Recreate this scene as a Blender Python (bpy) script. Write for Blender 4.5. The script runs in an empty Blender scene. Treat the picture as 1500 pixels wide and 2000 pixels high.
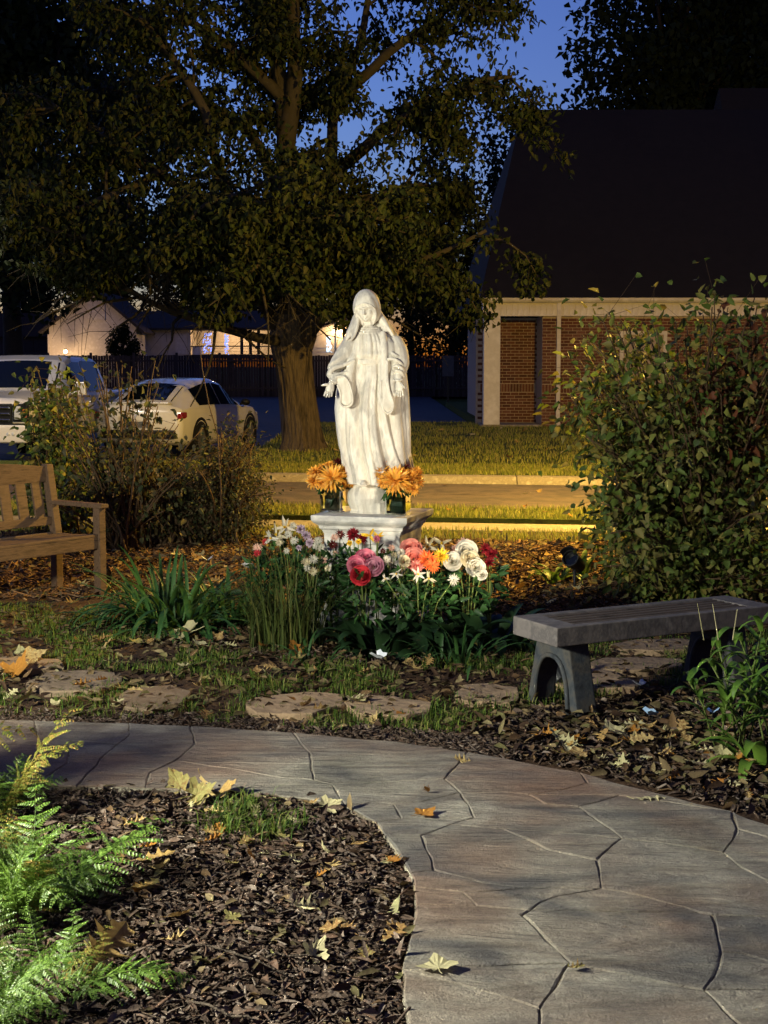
import bpy, bmesh, math, random
import numpy as np
from mathutils import Vector, Matrix, noise

random.seed(7)
rng = np.random.default_rng(7)
scene = bpy.context.scene
COL = scene.collection
R = math.radians

# ------------------------------------------------------------------ camera
EYE = 1.6
TILT = R(5.87)
FPX = 2774.0                      # focal length in photograph pixels (1500 x 2000)
cam_d = bpy.data.cameras.new('camera')
cam_d.sensor_fit = 'VERTICAL'
cam_d.sensor_height = 36.0
cam_d.lens = FPX / 2000.0 * 36.0
cam_d.clip_start = 0.05
cam_d.clip_end = 3000.0
cam = bpy.data.objects.new('camera', cam_d)
COL.objects.link(cam)
cam.location = (0, 0, EYE)
cam.rotation_euler = (math.pi / 2 - TILT, 0, 0)
scene.camera = cam

# ------------------------------------------------------------------ sky, last light, exposure
world = bpy.data.worlds.new('World')
scene.world = world
world.use_nodes = True
_nt = world.node_tree
_nt.nodes.clear()
_sky = _nt.nodes.new('ShaderNodeTexSky')
_sky.sky_type = 'NISHITA'
_sky.sun_disc = False
_sky.sun_elevation = R(-1.6)
_sky.sun_rotation = R(-40.0)
_sky.altitude = 0.0
_sky.air_density = 1.0
_sky.dust_density = 0.0
_sky.ozone_density = 4.0
_bg = _nt.nodes.new('ShaderNodeBackground')
_bg.inputs['Strength'].default_value = 0.108
_out = _nt.nodes.new('ShaderNodeOutputWorld')
_nt.links.new(_sky.outputs[0], _bg.inputs['Color'])
_nt.links.new(_bg.outputs[0], _out.inputs['Surface'])

sun_d = bpy.data.lights.new('sun', 'SUN')          # the last afterglow, low beyond the left
sun_d.energy = 0.002
sun_d.angle = R(20)
sun_d.color = (1.0, 0.86, 0.74)
sun = bpy.data.objects.new('sun', sun_d)
COL.objects.link(sun)
sun.rotation_euler = (R(87), 0, R(-140))

vs = scene.view_settings
vs.view_transform = 'Standard'
vs.look = 'None'
vs.exposure = 3.75
vs.gamma = 1.0
vs.use_curve_mapping = False
scene.cycles.max_bounces = 6
scene.cycles.transparent_max_bounces = 8
scene.cycles.use_denoising = True

# ------------------------------------------------------------------ helpers
_ct, _st = math.cos(TILT), math.sin(TILT)

def ray(px, py):
    cx, cy = (px - 750.0) / FPX, (1000.0 - py) / FPX
    return Vector((cx, _ct + cy * _st, -_st + cy * _ct))

def G(px, py, z=0.0):
    """point of the level plane z seen at a photograph pixel"""
    d = ray(px, py)
    t = (z - EYE) / d.z
    return Vector((d.x * t, d.y * t, z))

def D(px, py, y):
    """point at depth y seen at a photograph pixel"""
    d = ray(px, py)
    t = y / d.y
    return Vector((d.x * t, y, EYE + d.z * t))

def lin(c):
    return tuple(((v / 255.0) / 12.92 if v <= 10 else (((v / 255.0) + 0.055) / 1.055) ** 2.4) for v in c)

def hx(s):
    return lin((int(s[0:2], 16), int(s[2:4], 16), int(s[4:6], 16)))

MATS = {}

def mat(name, cols, scale=8.0, rough=0.8, bump=0.0, bscale=40.0, spec=0.3, island=False, obj=False,
        metallic=0.0, detail=6.0, stretch=None, transl=0.0, emit=None, estr=0.0, coat=0.0, trans=0.0, ior=1.45,
        alpha=1.0, bdist=0.02):
    """procedural material: colours mixed by noise (or per piece), with bump"""
    m = bpy.data.materials.new(name)
    m.use_nodes = True
    nt = m.node_tree
    N, L = nt.nodes, nt.links
    b = N['Principled BSDF']
    out = N['Material Output']
    tc = N.new('ShaderNodeTexCoord')
    mp = N.new('ShaderNodeMapping')
    L.new(tc.outputs['Object'], mp.inputs['Vector'])
    if stretch:
        mp.inputs['Scale'].default_value = stretch
    if isinstance(cols[0], (int, float)):
        cols = [cols]
    if len(cols) == 1:
        cols = [cols[0], tuple(c * 0.8 for c in cols[0])]
    ramp = N.new('ShaderNodeValToRGB')
    els = ramp.color_ramp.elements
    lo, hi = (0.0, 1.0) if (island or obj) else (0.32, 0.68)
    els[0].position = lo
    els[1].position = hi
    els[0].color = (*cols[0], 1)
    els[1].color = (*cols[-1], 1)
    for i, c in enumerate(cols[1:-1]):
        e = els.new(lo + (hi - lo) * (i + 1) / (len(cols) - 1))
        e.color = (*c, 1)
    nz = N.new('ShaderNodeTexNoise')
    nz.inputs['Scale'].default_value = scale
    nz.inputs['Detail'].default_value = detail
    nz.inputs['Roughness'].default_value = 0.6
    L.new(mp.outputs[0], nz.inputs['Vector'])
    fac = nz.outputs['Fac']
    if island:
        ge = N.new('ShaderNodeNewGeometry')
        mx = N.new('ShaderNodeMath'); mx.operation = 'MULTIPLY_ADD'
        L.new(nz.outputs['Fac'], mx.inputs[0]); mx.inputs[1].default_value = 0.5; 
        sb = N.new('ShaderNodeMath'); sb.operation = 'ADD'; sb.inputs[1].default_value = -0.25
        L.new(ge.outputs['Random Per Island'], sb.inputs[0])
        L.new(sb.outputs[0], mx.inputs[2])
        fac = mx.outputs[0]
    elif obj:
        oi = N.new('ShaderNodeObjectInfo')
        mx = N.new('ShaderNodeMath'); mx.operation = 'MULTIPLY_ADD'
        L.new(nz.outputs['Fac'], mx.inputs[0]); mx.inputs[1].default_value = 0.7
        sb = N.new('ShaderNodeMath'); sb.operation = 'ADD'; sb.inputs[1].default_value = -0.35
        L.new(oi.outputs['Random'], sb.inputs[0])
        L.new(sb.outputs[0], mx.inputs[2])
        fac = mx.outputs[0]
    L.new(fac, ramp.inputs['Fac'])
    L.new(ramp.outputs['Color'], b.inputs['Base Color'])
    b.inputs['Roughness'].default_value = rough
    b.inputs['Specular IOR Level'].default_value = spec
    b.inputs['Metallic'].default_value = metallic
    b.inputs['Coat Weight'].default_value = coat
    b.inputs['Transmission Weight'].default_value = trans
    b.inputs['IOR'].default_value = ior
    b.inputs['Alpha'].default_value = alpha
    if emit:
        b.inputs['Emission Color'].default_value = (*emit, 1)
        b.inputs['Emission Strength'].default_value = estr
    if bump:
        n2 = N.new('ShaderNodeTexNoise')
        n2.inputs['Scale'].default_value = bscale
        n2.inputs['Detail'].default_value = 6.0
        L.new(mp.outputs[0], n2.inputs['Vector'])
        bp = N.new('ShaderNodeBump')
        bp.inputs['Strength'].default_value = bump
        bp.inputs['Distance'].default_value = bdist
        L.new(n2.outputs['Fac'], bp.inputs['Height'])
        L.new(bp.outputs[0], b.inputs['Normal'])
    if transl:
        tr = N.new('ShaderNodeBsdfTranslucent')
        L.new(ramp.outputs['Color'], tr.inputs['Color'])
        ms = N.new('ShaderNodeMixShader')
        ms.inputs[0].default_value = transl
        L.new(b.outputs[0], ms.inputs[1]); L.new(tr.outputs[0], ms.inputs[2])
        L.new(ms.outputs[0], out.inputs['Surface'])
    MATS[name] = m
    return m

def T(loc=(0, 0, 0), rz=0.0, rx=0.0, ry=0.0, s=None):
    m = Matrix.Translation(Vector(loc)) @ Matrix.Rotation(rz, 4, 'Z') @ Matrix.Rotation(ry, 4, 'Y') @ Matrix.Rotation(rx, 4, 'X')
    if s is not None:
        m = m @ Matrix.Diagonal((*((s, s, s) if isinstance(s, (int, float)) else s), 1))
    return m

class MB:
    """collects shapes for one mesh"""
    def __init__(self):
        self.v = []
        self.f = []
    def add(self, vs, fs, M=None):
        o = len(self.v)
        for p in vs:
            p = Vector(p)
            self.v.append(tuple(M @ p) if M else tuple(p))
        for f in fs:
            self.f.append(tuple(i + o for i in f))
        return self
    def box(self, c, s, M=None, taper=1.0):
        x, y, z = (k / 2 for k in s)
        vs = []
        for sz in (-1, 1):
            k = taper if sz > 0 else 1
            for sx, sy in ((-1, -1), (1, -1), (1, 1), (-1, 1)):
                vs.append((c[0] + sx * x * k, c[1] + sy * y * k, c[2] + sz * z))
        self.add(vs, [(3, 2, 1, 0), (4, 5, 6, 7), (0, 1, 5, 4), (1, 2, 6, 5), (2, 3, 7, 6), (3, 0, 4, 7)], M)
        return self
    def loft(self, rings, M=None, cap=True, closed=False):
        n = len(rings[0])
        vs = [p for r in rings for p in r]
        fs = []
        m = len(rings)
        for i in range(m - 1 + (1 if closed else 0)):
            a, b = i * n, ((i + 1) % m) * n
            for j in range(n):
                k = (j + 1) % n
                fs.append((a + j, a + k, b + k, b + j))
        if cap and not closed:
            fs.append(tuple(reversed(range(n))))
            fs.append(tuple((m - 1) * n + j for j in range(n)))
        return self.add(vs, fs, M)
    def tube(self, pts, rad, n=8, M=None, flat=1.0, up=(0, 0, 1), cap=True):
        pts = [Vector(p) for p in pts]
        if isinstance(rad, (int, float)):
            rad = [rad] * len(pts)
        rings = []
        prev = None
        for i, p in enumerate(pts):
            d = (pts[min(i + 1, len(pts) - 1)] - pts[max(i - 1, 0)])
            if d.length < 1e-9:
                d = Vector((0, 0, 1))
            d.normalize()
            if prev is None:
                u = Vector(up)
                if abs(u.dot(d)) > 0.95:
                    u = Vector((1, 0, 0))
                a = d.cross(u).normalized()
            else:
                a = (prev - d * prev.dot(d))
                a = a.normalized() if a.length > 1e-6 else d.orthogonal().normalized()
            prev = a
            b = a.cross(d)
            rr = rad[i]
            rings.append([p + a * (rr * math.cos(2 * math.pi * j / n)) - b * (rr * flat * math.sin(2 * math.pi * j / n)) for j in range(n)])
        return self.loft(rings, M, cap)
    def lathe(self, prof, n=16, M=None):
        rings = [[(r * math.cos(2 * math.pi * j / n), r * math.sin(2 * math.pi * j / n), z) for j in range(n)] for r, z in prof]
        return self.loft(rings, M, True)
    def prism(self, poly, h0, h1, M=None):
        n = len(poly)
        vs = [(x, y, h0) for x, y in poly] + [(x, y, h1) for x, y in poly]
        fs = [tuple(reversed(range(n))), tuple(range(n, 2 * n))]
        for j in range(n):
            k = (j + 1) % n
            fs.append((j, k, n + k, n + j))
        return self.add(vs, fs, M)
    def ball(self, c, r, M=None, nu=12, nv=8):
        r = (r, r, r) if isinstance(r, (int, float)) else r
        rings = []
        for i in range(nv + 1):
            a = -math.pi / 2 + math.pi * (i * 0.996 + 0.002 * nv) / nv
            rings.append([(c[0] + r[0] * math.cos(a) * math.cos(2 * math.pi * j / nu),
                           c[1] + r[1] * math.cos(a) * math.sin(2 * math.pi * j / nu), c[2] + r[2] * math.sin(a)) for j in range(nu)])
        return self.loft(rings, M, True)
    def mesh(self, name):
        me = bpy.data.meshes.new(name)
        me.from_pydata([tuple(p) for p in self.v], [], self.f)
        return me
    def build(self, name, m, parent=None, smooth=False, bevel=0.0, seg=2, loc=None):
        me = self.mesh(name)
        if bevel:
            bm = bmesh.new(); bm.from_mesh(me)
            ed = [e for e in bm.edges if len(e.link_faces) == 2 and e.calc_face_angle(0) > 0.5]
            bmesh.ops.bevel(bm, geom=ed, offset=bevel, segments=seg, affect='EDGES', profile=0.6, clamp_overlap=True)
            bm.to_mesh(me); bm.free()
        return put(name, me, m, parent, smooth, loc)

def put(name, me, m, parent=None, smooth=False, loc=None):
    me.materials.append(MATS[m] if isinstance(m, str) else m)
    if smooth:
        me.polygons.foreach_set('use_smooth', np.ones(len(me.polygons), dtype=bool))
    me.update()
    o = bpy.data.objects.new(name, me)
    COL.objects.link(o)
    if loc is not None:
        o.location = loc
    if parent is not None:
        o.parent = parent
    return o

def npmesh(name, V, F):
    """mesh from numpy vertices (n,3) and faces (m,k)"""
    me = bpy.data.meshes.new(name)
    V = np.ascontiguousarray(V, dtype=np.float32)
    F = np.ascontiguousarray(F, dtype=np.int32)
    me.vertices.add(len(V)); me.vertices.foreach_set('co', V.ravel())
    me.loops.add(F.size); me.loops.foreach_set('vertex_index', F.ravel())
    me.polygons.add(len(F))
    me.polygons.foreach_set('loop_start', np.arange(0, F.size, F.shape[1], dtype=np.int32))
    me.polygons.foreach_set('loop_total', np.full(len(F), F.shape[1], dtype=np.int32))
    me.update(calc_edges=True)
    return me

def tag(o, label=None, cat=None, group=None, kind=None):
    if label: o['label'] = label
    if cat: o['category'] = cat
    if group: o['group'] = group
    if kind: o['kind'] = kind
    return o

def thing(name, label, cat, loc=(0, 0, 0), rz=0.0, group=None):
    o = bpy.data.objects.new(name, None)
    o.empty_display_size = 0.1
    COL.objects.link(o)
    o.location = loc
    o.rotation_euler = (0, 0, rz)
    return tag(o, label, cat, group)

def keep_world(o, parent):
    """parent a piece that was built in world coordinates"""
    o.parent = parent
    o.matrix_parent_inverse = T(parent.location, parent.rotation_euler[2]).inverted()
    return o

def copy_tree(o, parent=None):
    c = o.copy()
    COL.objects.link(c)
    c.parent = parent
    for ch in o.children:
        copy_tree(ch, c)
    return c

def unit(a):
    return a / np.maximum(np.linalg.norm(a, axis=1, keepdims=True), 1e-9)

def leaf_geo(P, Dr, L, W, fold=0.25, six=True, up=None, curl=0.25):
    """one folded leaf per row of P, pointing along Dr"""
    n = len(P)
    Dr = unit(Dr)
    if up is None:
        up = rng.normal(size=(n, 3)) + np.array([0, 0, 1.2])
    S = unit(np.cross(Dr, up))
    U = np.cross(S, Dr)
    L = np.broadcast_to(np.asarray(L, float), (n,))[:, None]
    W = np.broadcast_to(np.asarray(W, float), (n,))[:, None]
    tip = P + Dr * L - U * (L * curl)
    if not six:
        mid = P + Dr * L * 0.45
        V = np.stack([P, mid + S * W * 0.5 + U * W * fold, tip, mid - S * W * 0.5 + U * W * fold], 1).reshape(-1, 3)
        F = (np.arange(n)[:, None] * 4 + np.array([0, 1, 2, 3]))
        return V, F
    a = P + Dr * L * 0.25 + U * (W * fold * .9)
    b = P + Dr * L * 0.65 + U * (W * fold * .7) - U * (L * curl * .45)
    V = np.stack([P, a + S * W * .48, b + S * W * .38, tip, b - S * W * .38, a - S * W * .48], 1).reshape(-1, 3)
    i = np.arange(n)[:, None] * 6
    F = np.concatenate([i + np.array([0, 1, 2, 3]), i + np.array([0, 3, 4, 5])], 1).reshape(-1, 4)
    return V, F

def blades(P, H, W, lean=0.5, seed=1):
    """bent grass blades, one island each"""
    r = np.random.default_rng(seed)
    n = len(P)
    a = r.uniform(0, 2 * math.pi, n)
    d = np.stack([np.cos(a), np.sin(a), np.zeros(n)], 1)
    s = np.stack([-np.sin(a), np.cos(a), np.zeros(n)], 1)
    H = np.broadcast_to(np.asarray(H, float), (n,)) * r.uniform(0.5, 1.25, n)
    W = np.broadcast_to(np.asarray(W, float), (n,)) * r.uniform(0.7, 1.3, n)
    k = (r.uniform(0.1, 1.0, n) * lean)[:, None]
    z = np.array([0, 0, 1.0])
    H = H[:, None]; W = W[:, None]
    m = P + z * H * 0.6 + d * H * k * 0.3
    t = P + z * H * (1 - 0.35 * k) + d * H * k
    V = np.stack([P - s * W / 2, P + s * W / 2, m + s * W * .4, m - s * W * .4, t + s * W * .06, t - s * W * .06], 1).reshape(-1, 3)
    i = np.arange(n)[:, None] * 6
    F = np.concatenate([i + np.array([0, 1, 2, 3]), i + np.array([3, 2, 4, 5])], 1).reshape(-1, 4)
    return V, F

def in_poly(X, Y, poly):
    ins = np.zeros(len(X), bool)
    n = len(poly)
    for i in range(n):
        x1, y1 = poly[i][0], poly[i][1]
        x2, y2 = poly[(i + 1) % n][0], poly[(i + 1) % n][1]
        c = ((y1 > Y) != (y2 > Y))
        with np.errstate(divide='ignore', invalid='ignore'):
            ins ^= c & (X < (x2 - x1) * (Y - y1) / (y2 - y1 + 1e-12) + x1)
    return ins

def scatter(poly, n, seed=1):
    """about n random points inside a ground polygon"""
    r = np.random.default_rng(seed)
    p = np.array([(a[0], a[1]) for a in poly])
    lo, hi = p.min(0), p.max(0)
    out = []
    tot = 0
    while tot < n:
        q = r.uniform(lo, hi, (max(n, 1000), 2))
        q = q[in_poly(q[:, 0], q[:, 1], poly)]
        out.append(q); tot += len(q)
        if len(q) == 0:
            break
    q = np.concatenate(out)[:n]
    return np.concatenate([q, np.zeros((len(q), 1))], 1)

def hnoise(x, y, s=1.0, seed=0.0):
    return noise.noise(Vector((x * s, y * s, seed)))

def nvec(p):
    """repeatable noise vector"""
    p = Vector(p)
    return Vector((noise.noise(p), noise.noise(p + Vector((17.3, 5.1, 9.7))), noise.noise(p + Vector((-8.2, 31.4, 3.3)))))

def smooth01(a, b, x):
    t = np.clip((x - a) / (b - a), 0, 1)
    return t * t * (3 - 2 * t)
# ------------------------------------------------------------------ materials
mat('soil', [hx('33271f'), hx('4a392c'), hx('2a201a')], 14, 0.95, 0.6, 60, 0.1)
mat('chip', [hx('2b2420'), hx('493d35'), hx('5e5148'), hx('52443a'), hx('383029'), hx('786c62'), hx('614c3f'), hx('302823')], 30, 0.97, 0.4, 80, 0.04, island=True)
mat('turf', [hx('2f3a16'), hx('4b5322'), hx('3a3a1c')], 5, 0.95, 0.8, 90, 0.1)
mat('blade', [hx('2c4417'), hx('46611f'), hx('6d7a30'), hx('35521c'), hx('8a8548')], 3, 0.6, spec=0.25, island=True, transl=0.3)
mat('blade_lamplit', [hx('6e7a2c'), hx('8f943c'), hx('a89e5c'), hx('5c6a26')], 3, 0.7, spec=0.2, island=True, transl=0.3)  # lighter, yellower blades: the street lamp's glow is put into the colour
mat('asphalt', [hx('4d463f'), hx('6c6056'), hx('57504a'), hx('776a5e')], 1.4, 0.9, 0.6, 160, 0.25, bdist=0.008, detail=12.0)
mat('lot_asphalt', [hx('38383a'), hx('45454a')], 3, 0.75, 0.3, 120, 0.3)
mat('kerb', [hx('98907e'), hx('857c6a'), hx('a8a08e')], 12, 0.9, 0.4, 90, 0.2)
mat('grout', [hx('bab8a8'), hx('6a6052'), hx('a49c8a'), hx('564e44'), hx('ac9c7c'), hx('b4b0a0')], 2.6, 0.95, 0.8, 90, 0.15)
mat('flag', [hx('84705a'), hx('9c8468'), hx('70604e'), hx('8c7a64')], 5, 0.85, 0.7, 24, 0.2, bdist=0.02, obj=True)
mat('brick', [hx('5c3a2c'), hx('6c4638'), hx('51352c'), hx('745044')], 30, 0.85, 0.4, 120, 0.2, obj=True)
mat('brick_mass', [hx('5c3a2c'), hx('6c4638'), hx('51352c'), hx('745044')], 30, 0.85, 0.4, 120, 0.2, island=True)
mat('mortar', [hx('9d8e80'), hx('b0a294')], 20, 0.95, 0.3, 90, 0.1)
mat('white_paint', [hx('d8d2c8'), hx('c9c2b6'), hx('ded9d0')], 3, 0.6, 0.1, 30, 0.3)
mat('shingle', [hx('211f1d'), hx('2b2825'), hx('1d1b1a')], 9, 0.95, 0.5, 120, 0.1, island=True)
mat('roof_deck', [hx('1f1c1a'), hx('1a1816')], 4, 0.95)
mat('bark', [hx('3c352f'), hx('574d43'), hx('2e2925')], 9, 0.95, 1.0, 26, 0.1, stretch=(1, 1, 0.16), bdist=0.06)
mat('bark_far', [hx('28241f'), hx('353029')], 9, 0.95)
mat('maple', [hx('1c2816'), hx('263217'), hx('303819'), hx('222616'), hx('182214'), hx('3a3a1c')], 3, 0.6, spec=0.2, island=True, transl=0.3)
mat('dark_leaf', [hx('1e2a18'), hx('2a351c'), hx('242e1a')], 2, 0.7, spec=0.15, island=True, transl=0.2)
mat('fence_wood', [hx('3c3836'), hx('4c4642'), hx('332f2e')], 6, 0.9, 0.3, 20, 0.1, island=True)
mat('glass_dark', [hx('0d1014'), hx('12161c')], 4, 0.08, spec=0.6)
mat('siding', [hx('c8c2b6'), hx('b8b0a2')], 3, 0.8)
mat('house_roof', [hx('3a3634'), hx('46403c')], 6, 0.9, 0.3, 40)
mat('bulb', [(1, .7, .4)], 1, 0.5, emit=(1.0, 0.62, 0.3), estr=8.0)
mat('warm_window', [(1, .7, .3)], 1, 0.5, emit=(1.0, 0.62, 0.2), estr=.06)
mat('blue_light', [(.3, .4, 1)], 1, 0.5, emit=(0.22, 0.34, 1.0), estr=.10)
mat('white_light', [(.7, .85, 1)], 1, 0.5, emit=(0.6, 0.82, 1.0), estr=.12)
mat('dark_metal', [hx('16181a'), hx('1e2022')], 6, 0.5, spec=0.4)
mat('sign_face', [hx('4a4e54'), hx('565a60')], 6, 0.6)
mat('lens', [(1, .95, .85)], 1, 0.4, emit=(1.0, 0.9, 0.72), estr=3.0)
mat('sodium', [(1, .7, .3)], 1, 0.4, emit=(1.0, 0.6, 0.2), estr=6.0)

def stamped_mat():
    m = mat('stamped', [hx('706c60'), hx('8e897c'), hx('7e766a'), hx('a09c8e')], 1.6, 0.70, 0.0, spec=0.35)
    nt = m.node_tree
    N, L = nt.nodes, nt.links
    b = N['Principled BSDF']
    tc = N.new('ShaderNodeTexCoord')
    # slate clefts: stretched noise ridges, different on every slab
    oi = N.new('ShaderNodeObjectInfo')
    mp = N.new('ShaderNodeMapping'); mp.inputs['Scale'].default_value = (2.2, 9.0, 1.0)
    rot = N.new('ShaderNodeCombineXYZ')
    mm = N.new('ShaderNodeMath'); mm.operation = 'MULTIPLY_ADD'; mm.inputs[1].default_value = 0.9; mm.inputs[2].default_value = -0.45
    L.new(oi.outputs['Random'], mm.inputs[0]); L.new(mm.outputs[0], rot.inputs['Z'])
    L.new(rot.outputs[0], mp.inputs['Rotation'])
    L.new(tc.outputs['Object'], mp.inputs['Vector'])
    wn = N.new('ShaderNodeTexNoise'); wn.inputs['Scale'].default_value = 1.3; wn.inputs['Detail'].default_value = 8; wn.inputs['Roughness'].default_value = 0.62
    wn.inputs['Distortion'].default_value = 0.8
    L.new(mp.outputs[0], wn.inputs['Vector'])
    fine = N.new('ShaderNodeTexNoise'); fine.inputs['Scale'].default_value = 160; fine.inputs['Detail'].default_value = 4
    L.new(tc.outputs['Object'], fine.inputs['Vector'])
    add = N.new('ShaderNodeMath'); add.operation = 'MULTIPLY_ADD'; add.inputs[1].default_value = 0.10
    L.new(fine.outputs['Fac'], add.inputs[0]); L.new(wn.outputs['Fac'], add.inputs[2])
    bp = N.new('ShaderNodeBump'); bp.inputs['Strength'].default_value = 1.0; bp.inputs['Distance'].default_value = 0.036
    L.new(add.outputs[0], bp.inputs['Height']); L.new(bp.outputs[0], b.inputs['Normal'])
    # release-powder stains: brown and blue-grey blotches
    base = b.inputs['Base Color'].links[0].from_socket
    n1 = N.new('ShaderNodeTexNoise'); n1.inputs['Scale'].default_value = 1.1; n1.inputs['Detail'].default_value = 5
    n1.inputs['Distortion'].default_value = 0.6
    L.new(tc.outputs['Object'], n1.inputs['Vector'])
    r1 = N.new('ShaderNodeValToRGB'); r1.color_ramp.elements[0].position = 0.44; r1.color_ramp.elements[1].position = 0.64
    L.new(n1.outputs['Fac'], r1.inputs['Fac'])
    mx = N.new('ShaderNodeMix'); mx.data_type = 'RGBA'; mx.inputs['B'].default_value = (*hx('7a6454'), 1)
    L.new(r1.outputs['Color'], mx.inputs['Factor']); L.new(base, mx.inputs['A'])
    mp2 = N.new('ShaderNodeMapping'); mp2.inputs['Location'].default_value = (3.3, 1.7, 0); mp2.inputs['Scale'].default_value = (1, 1.8, 1)
    L.new(tc.outputs['Object'], mp2.inputs['Vector'])
    n2 = N.new('ShaderNodeTexNoise'); n2.inputs['Scale'].default_value = 1.5; n2.inputs['Detail'].default_value = 7; n2.inputs['Distortion'].default_value = 1.0
    L.new(mp2.outputs[0], n2.inputs['Vector'])
    r2 = N.new('ShaderNodeValToRGB'); r2.color_ramp.elements[0].position = 0.5; r2.color_ramp.elements[1].position = 0.68
    r2.color_ramp.elements[1].color = (.85, .85, .85, 1)
    L.new(n2.outputs['Fac'], r2.inputs['Fac'])
    mx2 = N.new('ShaderNodeMix'); mx2.data_type = 'RGBA'; mx2.inputs['B'].default_value = (*hx('4c4c4c'), 1)
    L.new(r2.outputs['Color'], mx2.inputs['Factor']); L.new(mx.outputs['Result'], mx2.inputs['A'])
    # darker pigment settled in the clefts
    r3 = N.new('ShaderNodeValToRGB'); r3.color_ramp.elements[0].position = 0.3; r3.color_ramp.elements[1].position = 0.5
    r3.color_ramp.elements[0].color = (.55, .52, .5, 1); r3.color_ramp.elements[1].color = (1, 1, 1, 1)
    L.new(wn.outputs['Fac'], r3.inputs['Fac'])
    mx3 = N.new('ShaderNodeMix'); mx3.data_type = 'RGBA'; mx3.blend_type = 'MULTIPLY'; mx3.inputs['Factor'].default_value = 0.8
    L.new(mx2.outputs['Result'], mx3.inputs['A']); L.new(r3.outputs['Color'], mx3.inputs['B'])
    # grit: fine light and dark specks
    gr = N.new('ShaderNodeTexNoise'); gr.inputs['Scale'].default_value = 75; gr.inputs['Detail'].default_value = 5; gr.inputs['Roughness'].default_value = 0.75
    L.new(tc.outputs['Object'], gr.inputs['Vector'])
    r4 = N.new('ShaderNodeValToRGB'); r4.color_ramp.elements[0].position = 0.36; r4.color_ramp.elements[1].position = 0.64
    r4.color_ramp.elements[0].color = (.62, .60, .58, 1); r4.color_ramp.elements[1].color = (1.18, 1.16, 1.12, 1)
    L.new(gr.outputs['Fac'], r4.inputs['Fac'])
    mx4 = N.new('ShaderNodeMix'); mx4.data_type = 'RGBA'; mx4.blend_type = 'MULTIPLY'; mx4.inputs['Factor'].default_value = 0.75
    L.new(mx3.outputs['Result'], mx4.inputs['A']); L.new(r4.outputs['Color'], mx4.inputs['B'])
    L.new(mx4.outputs['Result'], b.inputs['Base Color'])
stamped_mat()

# ------------------------------------------------------------------ ground
def sheet(name, poly, z, m, thick=0.0, kind='structure', parent=None):
    mb = MB()
    if thick:
        mb.prism([(p[0], p[1]) for p in poly], z - thick, z)
    else:
        mb.add([(p[0], p[1], z) for p in poly], [tuple(range(len(poly)))])
    o = mb.build(name, m, parent)
    if kind: o['kind'] = kind
    return o

sheet('ground', [(-1500, -300), (1500, -300), (1500, 2500), (-1500, 2500)], -0.25, 'turf')

SL = -0.15                                  # the drive runs slightly towards the camera on its right
def S(x, w):
    return (x, w + SL * x)
def strip(name, w0, w1, z, m, x0=-40.0, x1=40.0, thick=0.3, kind='structure'):
    return sheet(name, [S(x0, w0), S(x1, w0), S(x1, w1), S(x0, w1)], z, m, thick, kind)

# garden soil: a gently uneven sheet reaching up to the walk beyond the statue
def garden():
    xs = np.linspace(-9, 9, 150)
    ws = np.linspace(-4, 13.9, 160)
    V = []
    for w in ws:
        for x in xs:
            y = w + SL * x * smooth01(5, 13.9, w)
            z = 0.012 * hnoise(x, y, 1.7) + 0.006 * hnoise(x, y, 6.0, 3)
            if w > 13.6: z *= 0.2
            V.append((x, y, z - 0.006))
    nx = len(xs)
    i = np.arange(len(ws) - 1)[:, None] * nx + np.arange(nx - 1)[None, :]
    i = i.ravel()
    F = np.stack([i, i + 1, i + nx + 1, i + nx], 1)
    o = put('garden_soil', npmesh('garden_soil', np.array(V), F), 'soil', smooth=True)
    tag(o, kind='structure')
garden()

strip('sidewalk', 13.9, 14.55, 0.005, 'kerb')
strip('grass_verge', 14.55, 15.6, 0.055, 'turf')
strip('driveway', 15.6, 19.32, 0.012, 'asphalt')
strip('far_verge', 19.62, 21.75, 0.10, 'turf')
strip('lawn_path', 21.75, 22.25, 0.03, 'turf')
# kerb stones with joints
kerb = MB()
kerb_root = tag(bpy.data.objects.new('kerb', None), kind='structure'); COL.objects.link(kerb_root)
for i in range(-9, 12):
    a, b = i * 1.8, i * 1.8 + 1.788
    prof = [(19.32, -0.2), (19.62, -0.2), (19.62, 0.115), (19.46, 0.118), (19.40, 0.105), (19.365, 0.06), (19.34, 0.014)]
    mb = MB()
    mb.loft([[(a, w + SL * a, z) for w, z in prof], [(b, w + SL * b, z) for w, z in prof]])
    mb.build('kerb_stone', 'kerb', kerb_root)
lawn = sheet('lawn', [S(-2.3, 22.25), S(40, 22.25), (40, 60), (2.6, 60), (2.6, 38.5), (-2.3, 38.5)], 0.09, 'turf', 0.3)
sheet('parking_lot', [(-60, 31), S(-2.32, 22.25), (-2.32, 38.52), (2.58, 38.52), (2.58, 80), (-60, 80)], -0.12, 'lot_asphalt', 0.1)
sheet('far_ground', [(-160, 80.3), (160, 80.3), (160, 320), (-160, 320)], 0.2, 'turf', 0.3)

# grass blades -------------------------------------------------------------
def grass(name, poly, n, z, h, w, m, label, seed, lean=0.6, clump=None):
    P = scatter(poly, n, seed)
    if clump:
        keep = np.array([hnoise(p[0], p[1], clump[0], seed) > clump[1] + 0.25 * (random.random() - .5) for p in P])
        P = P[keep]
    P[:, 2] = z
    V, F = blades(P, h, w, lean, seed)
    o = put(name, npmesh(name, V, F), m)
    tag(o, label, 'grass', kind='stuff')
    return o

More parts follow.
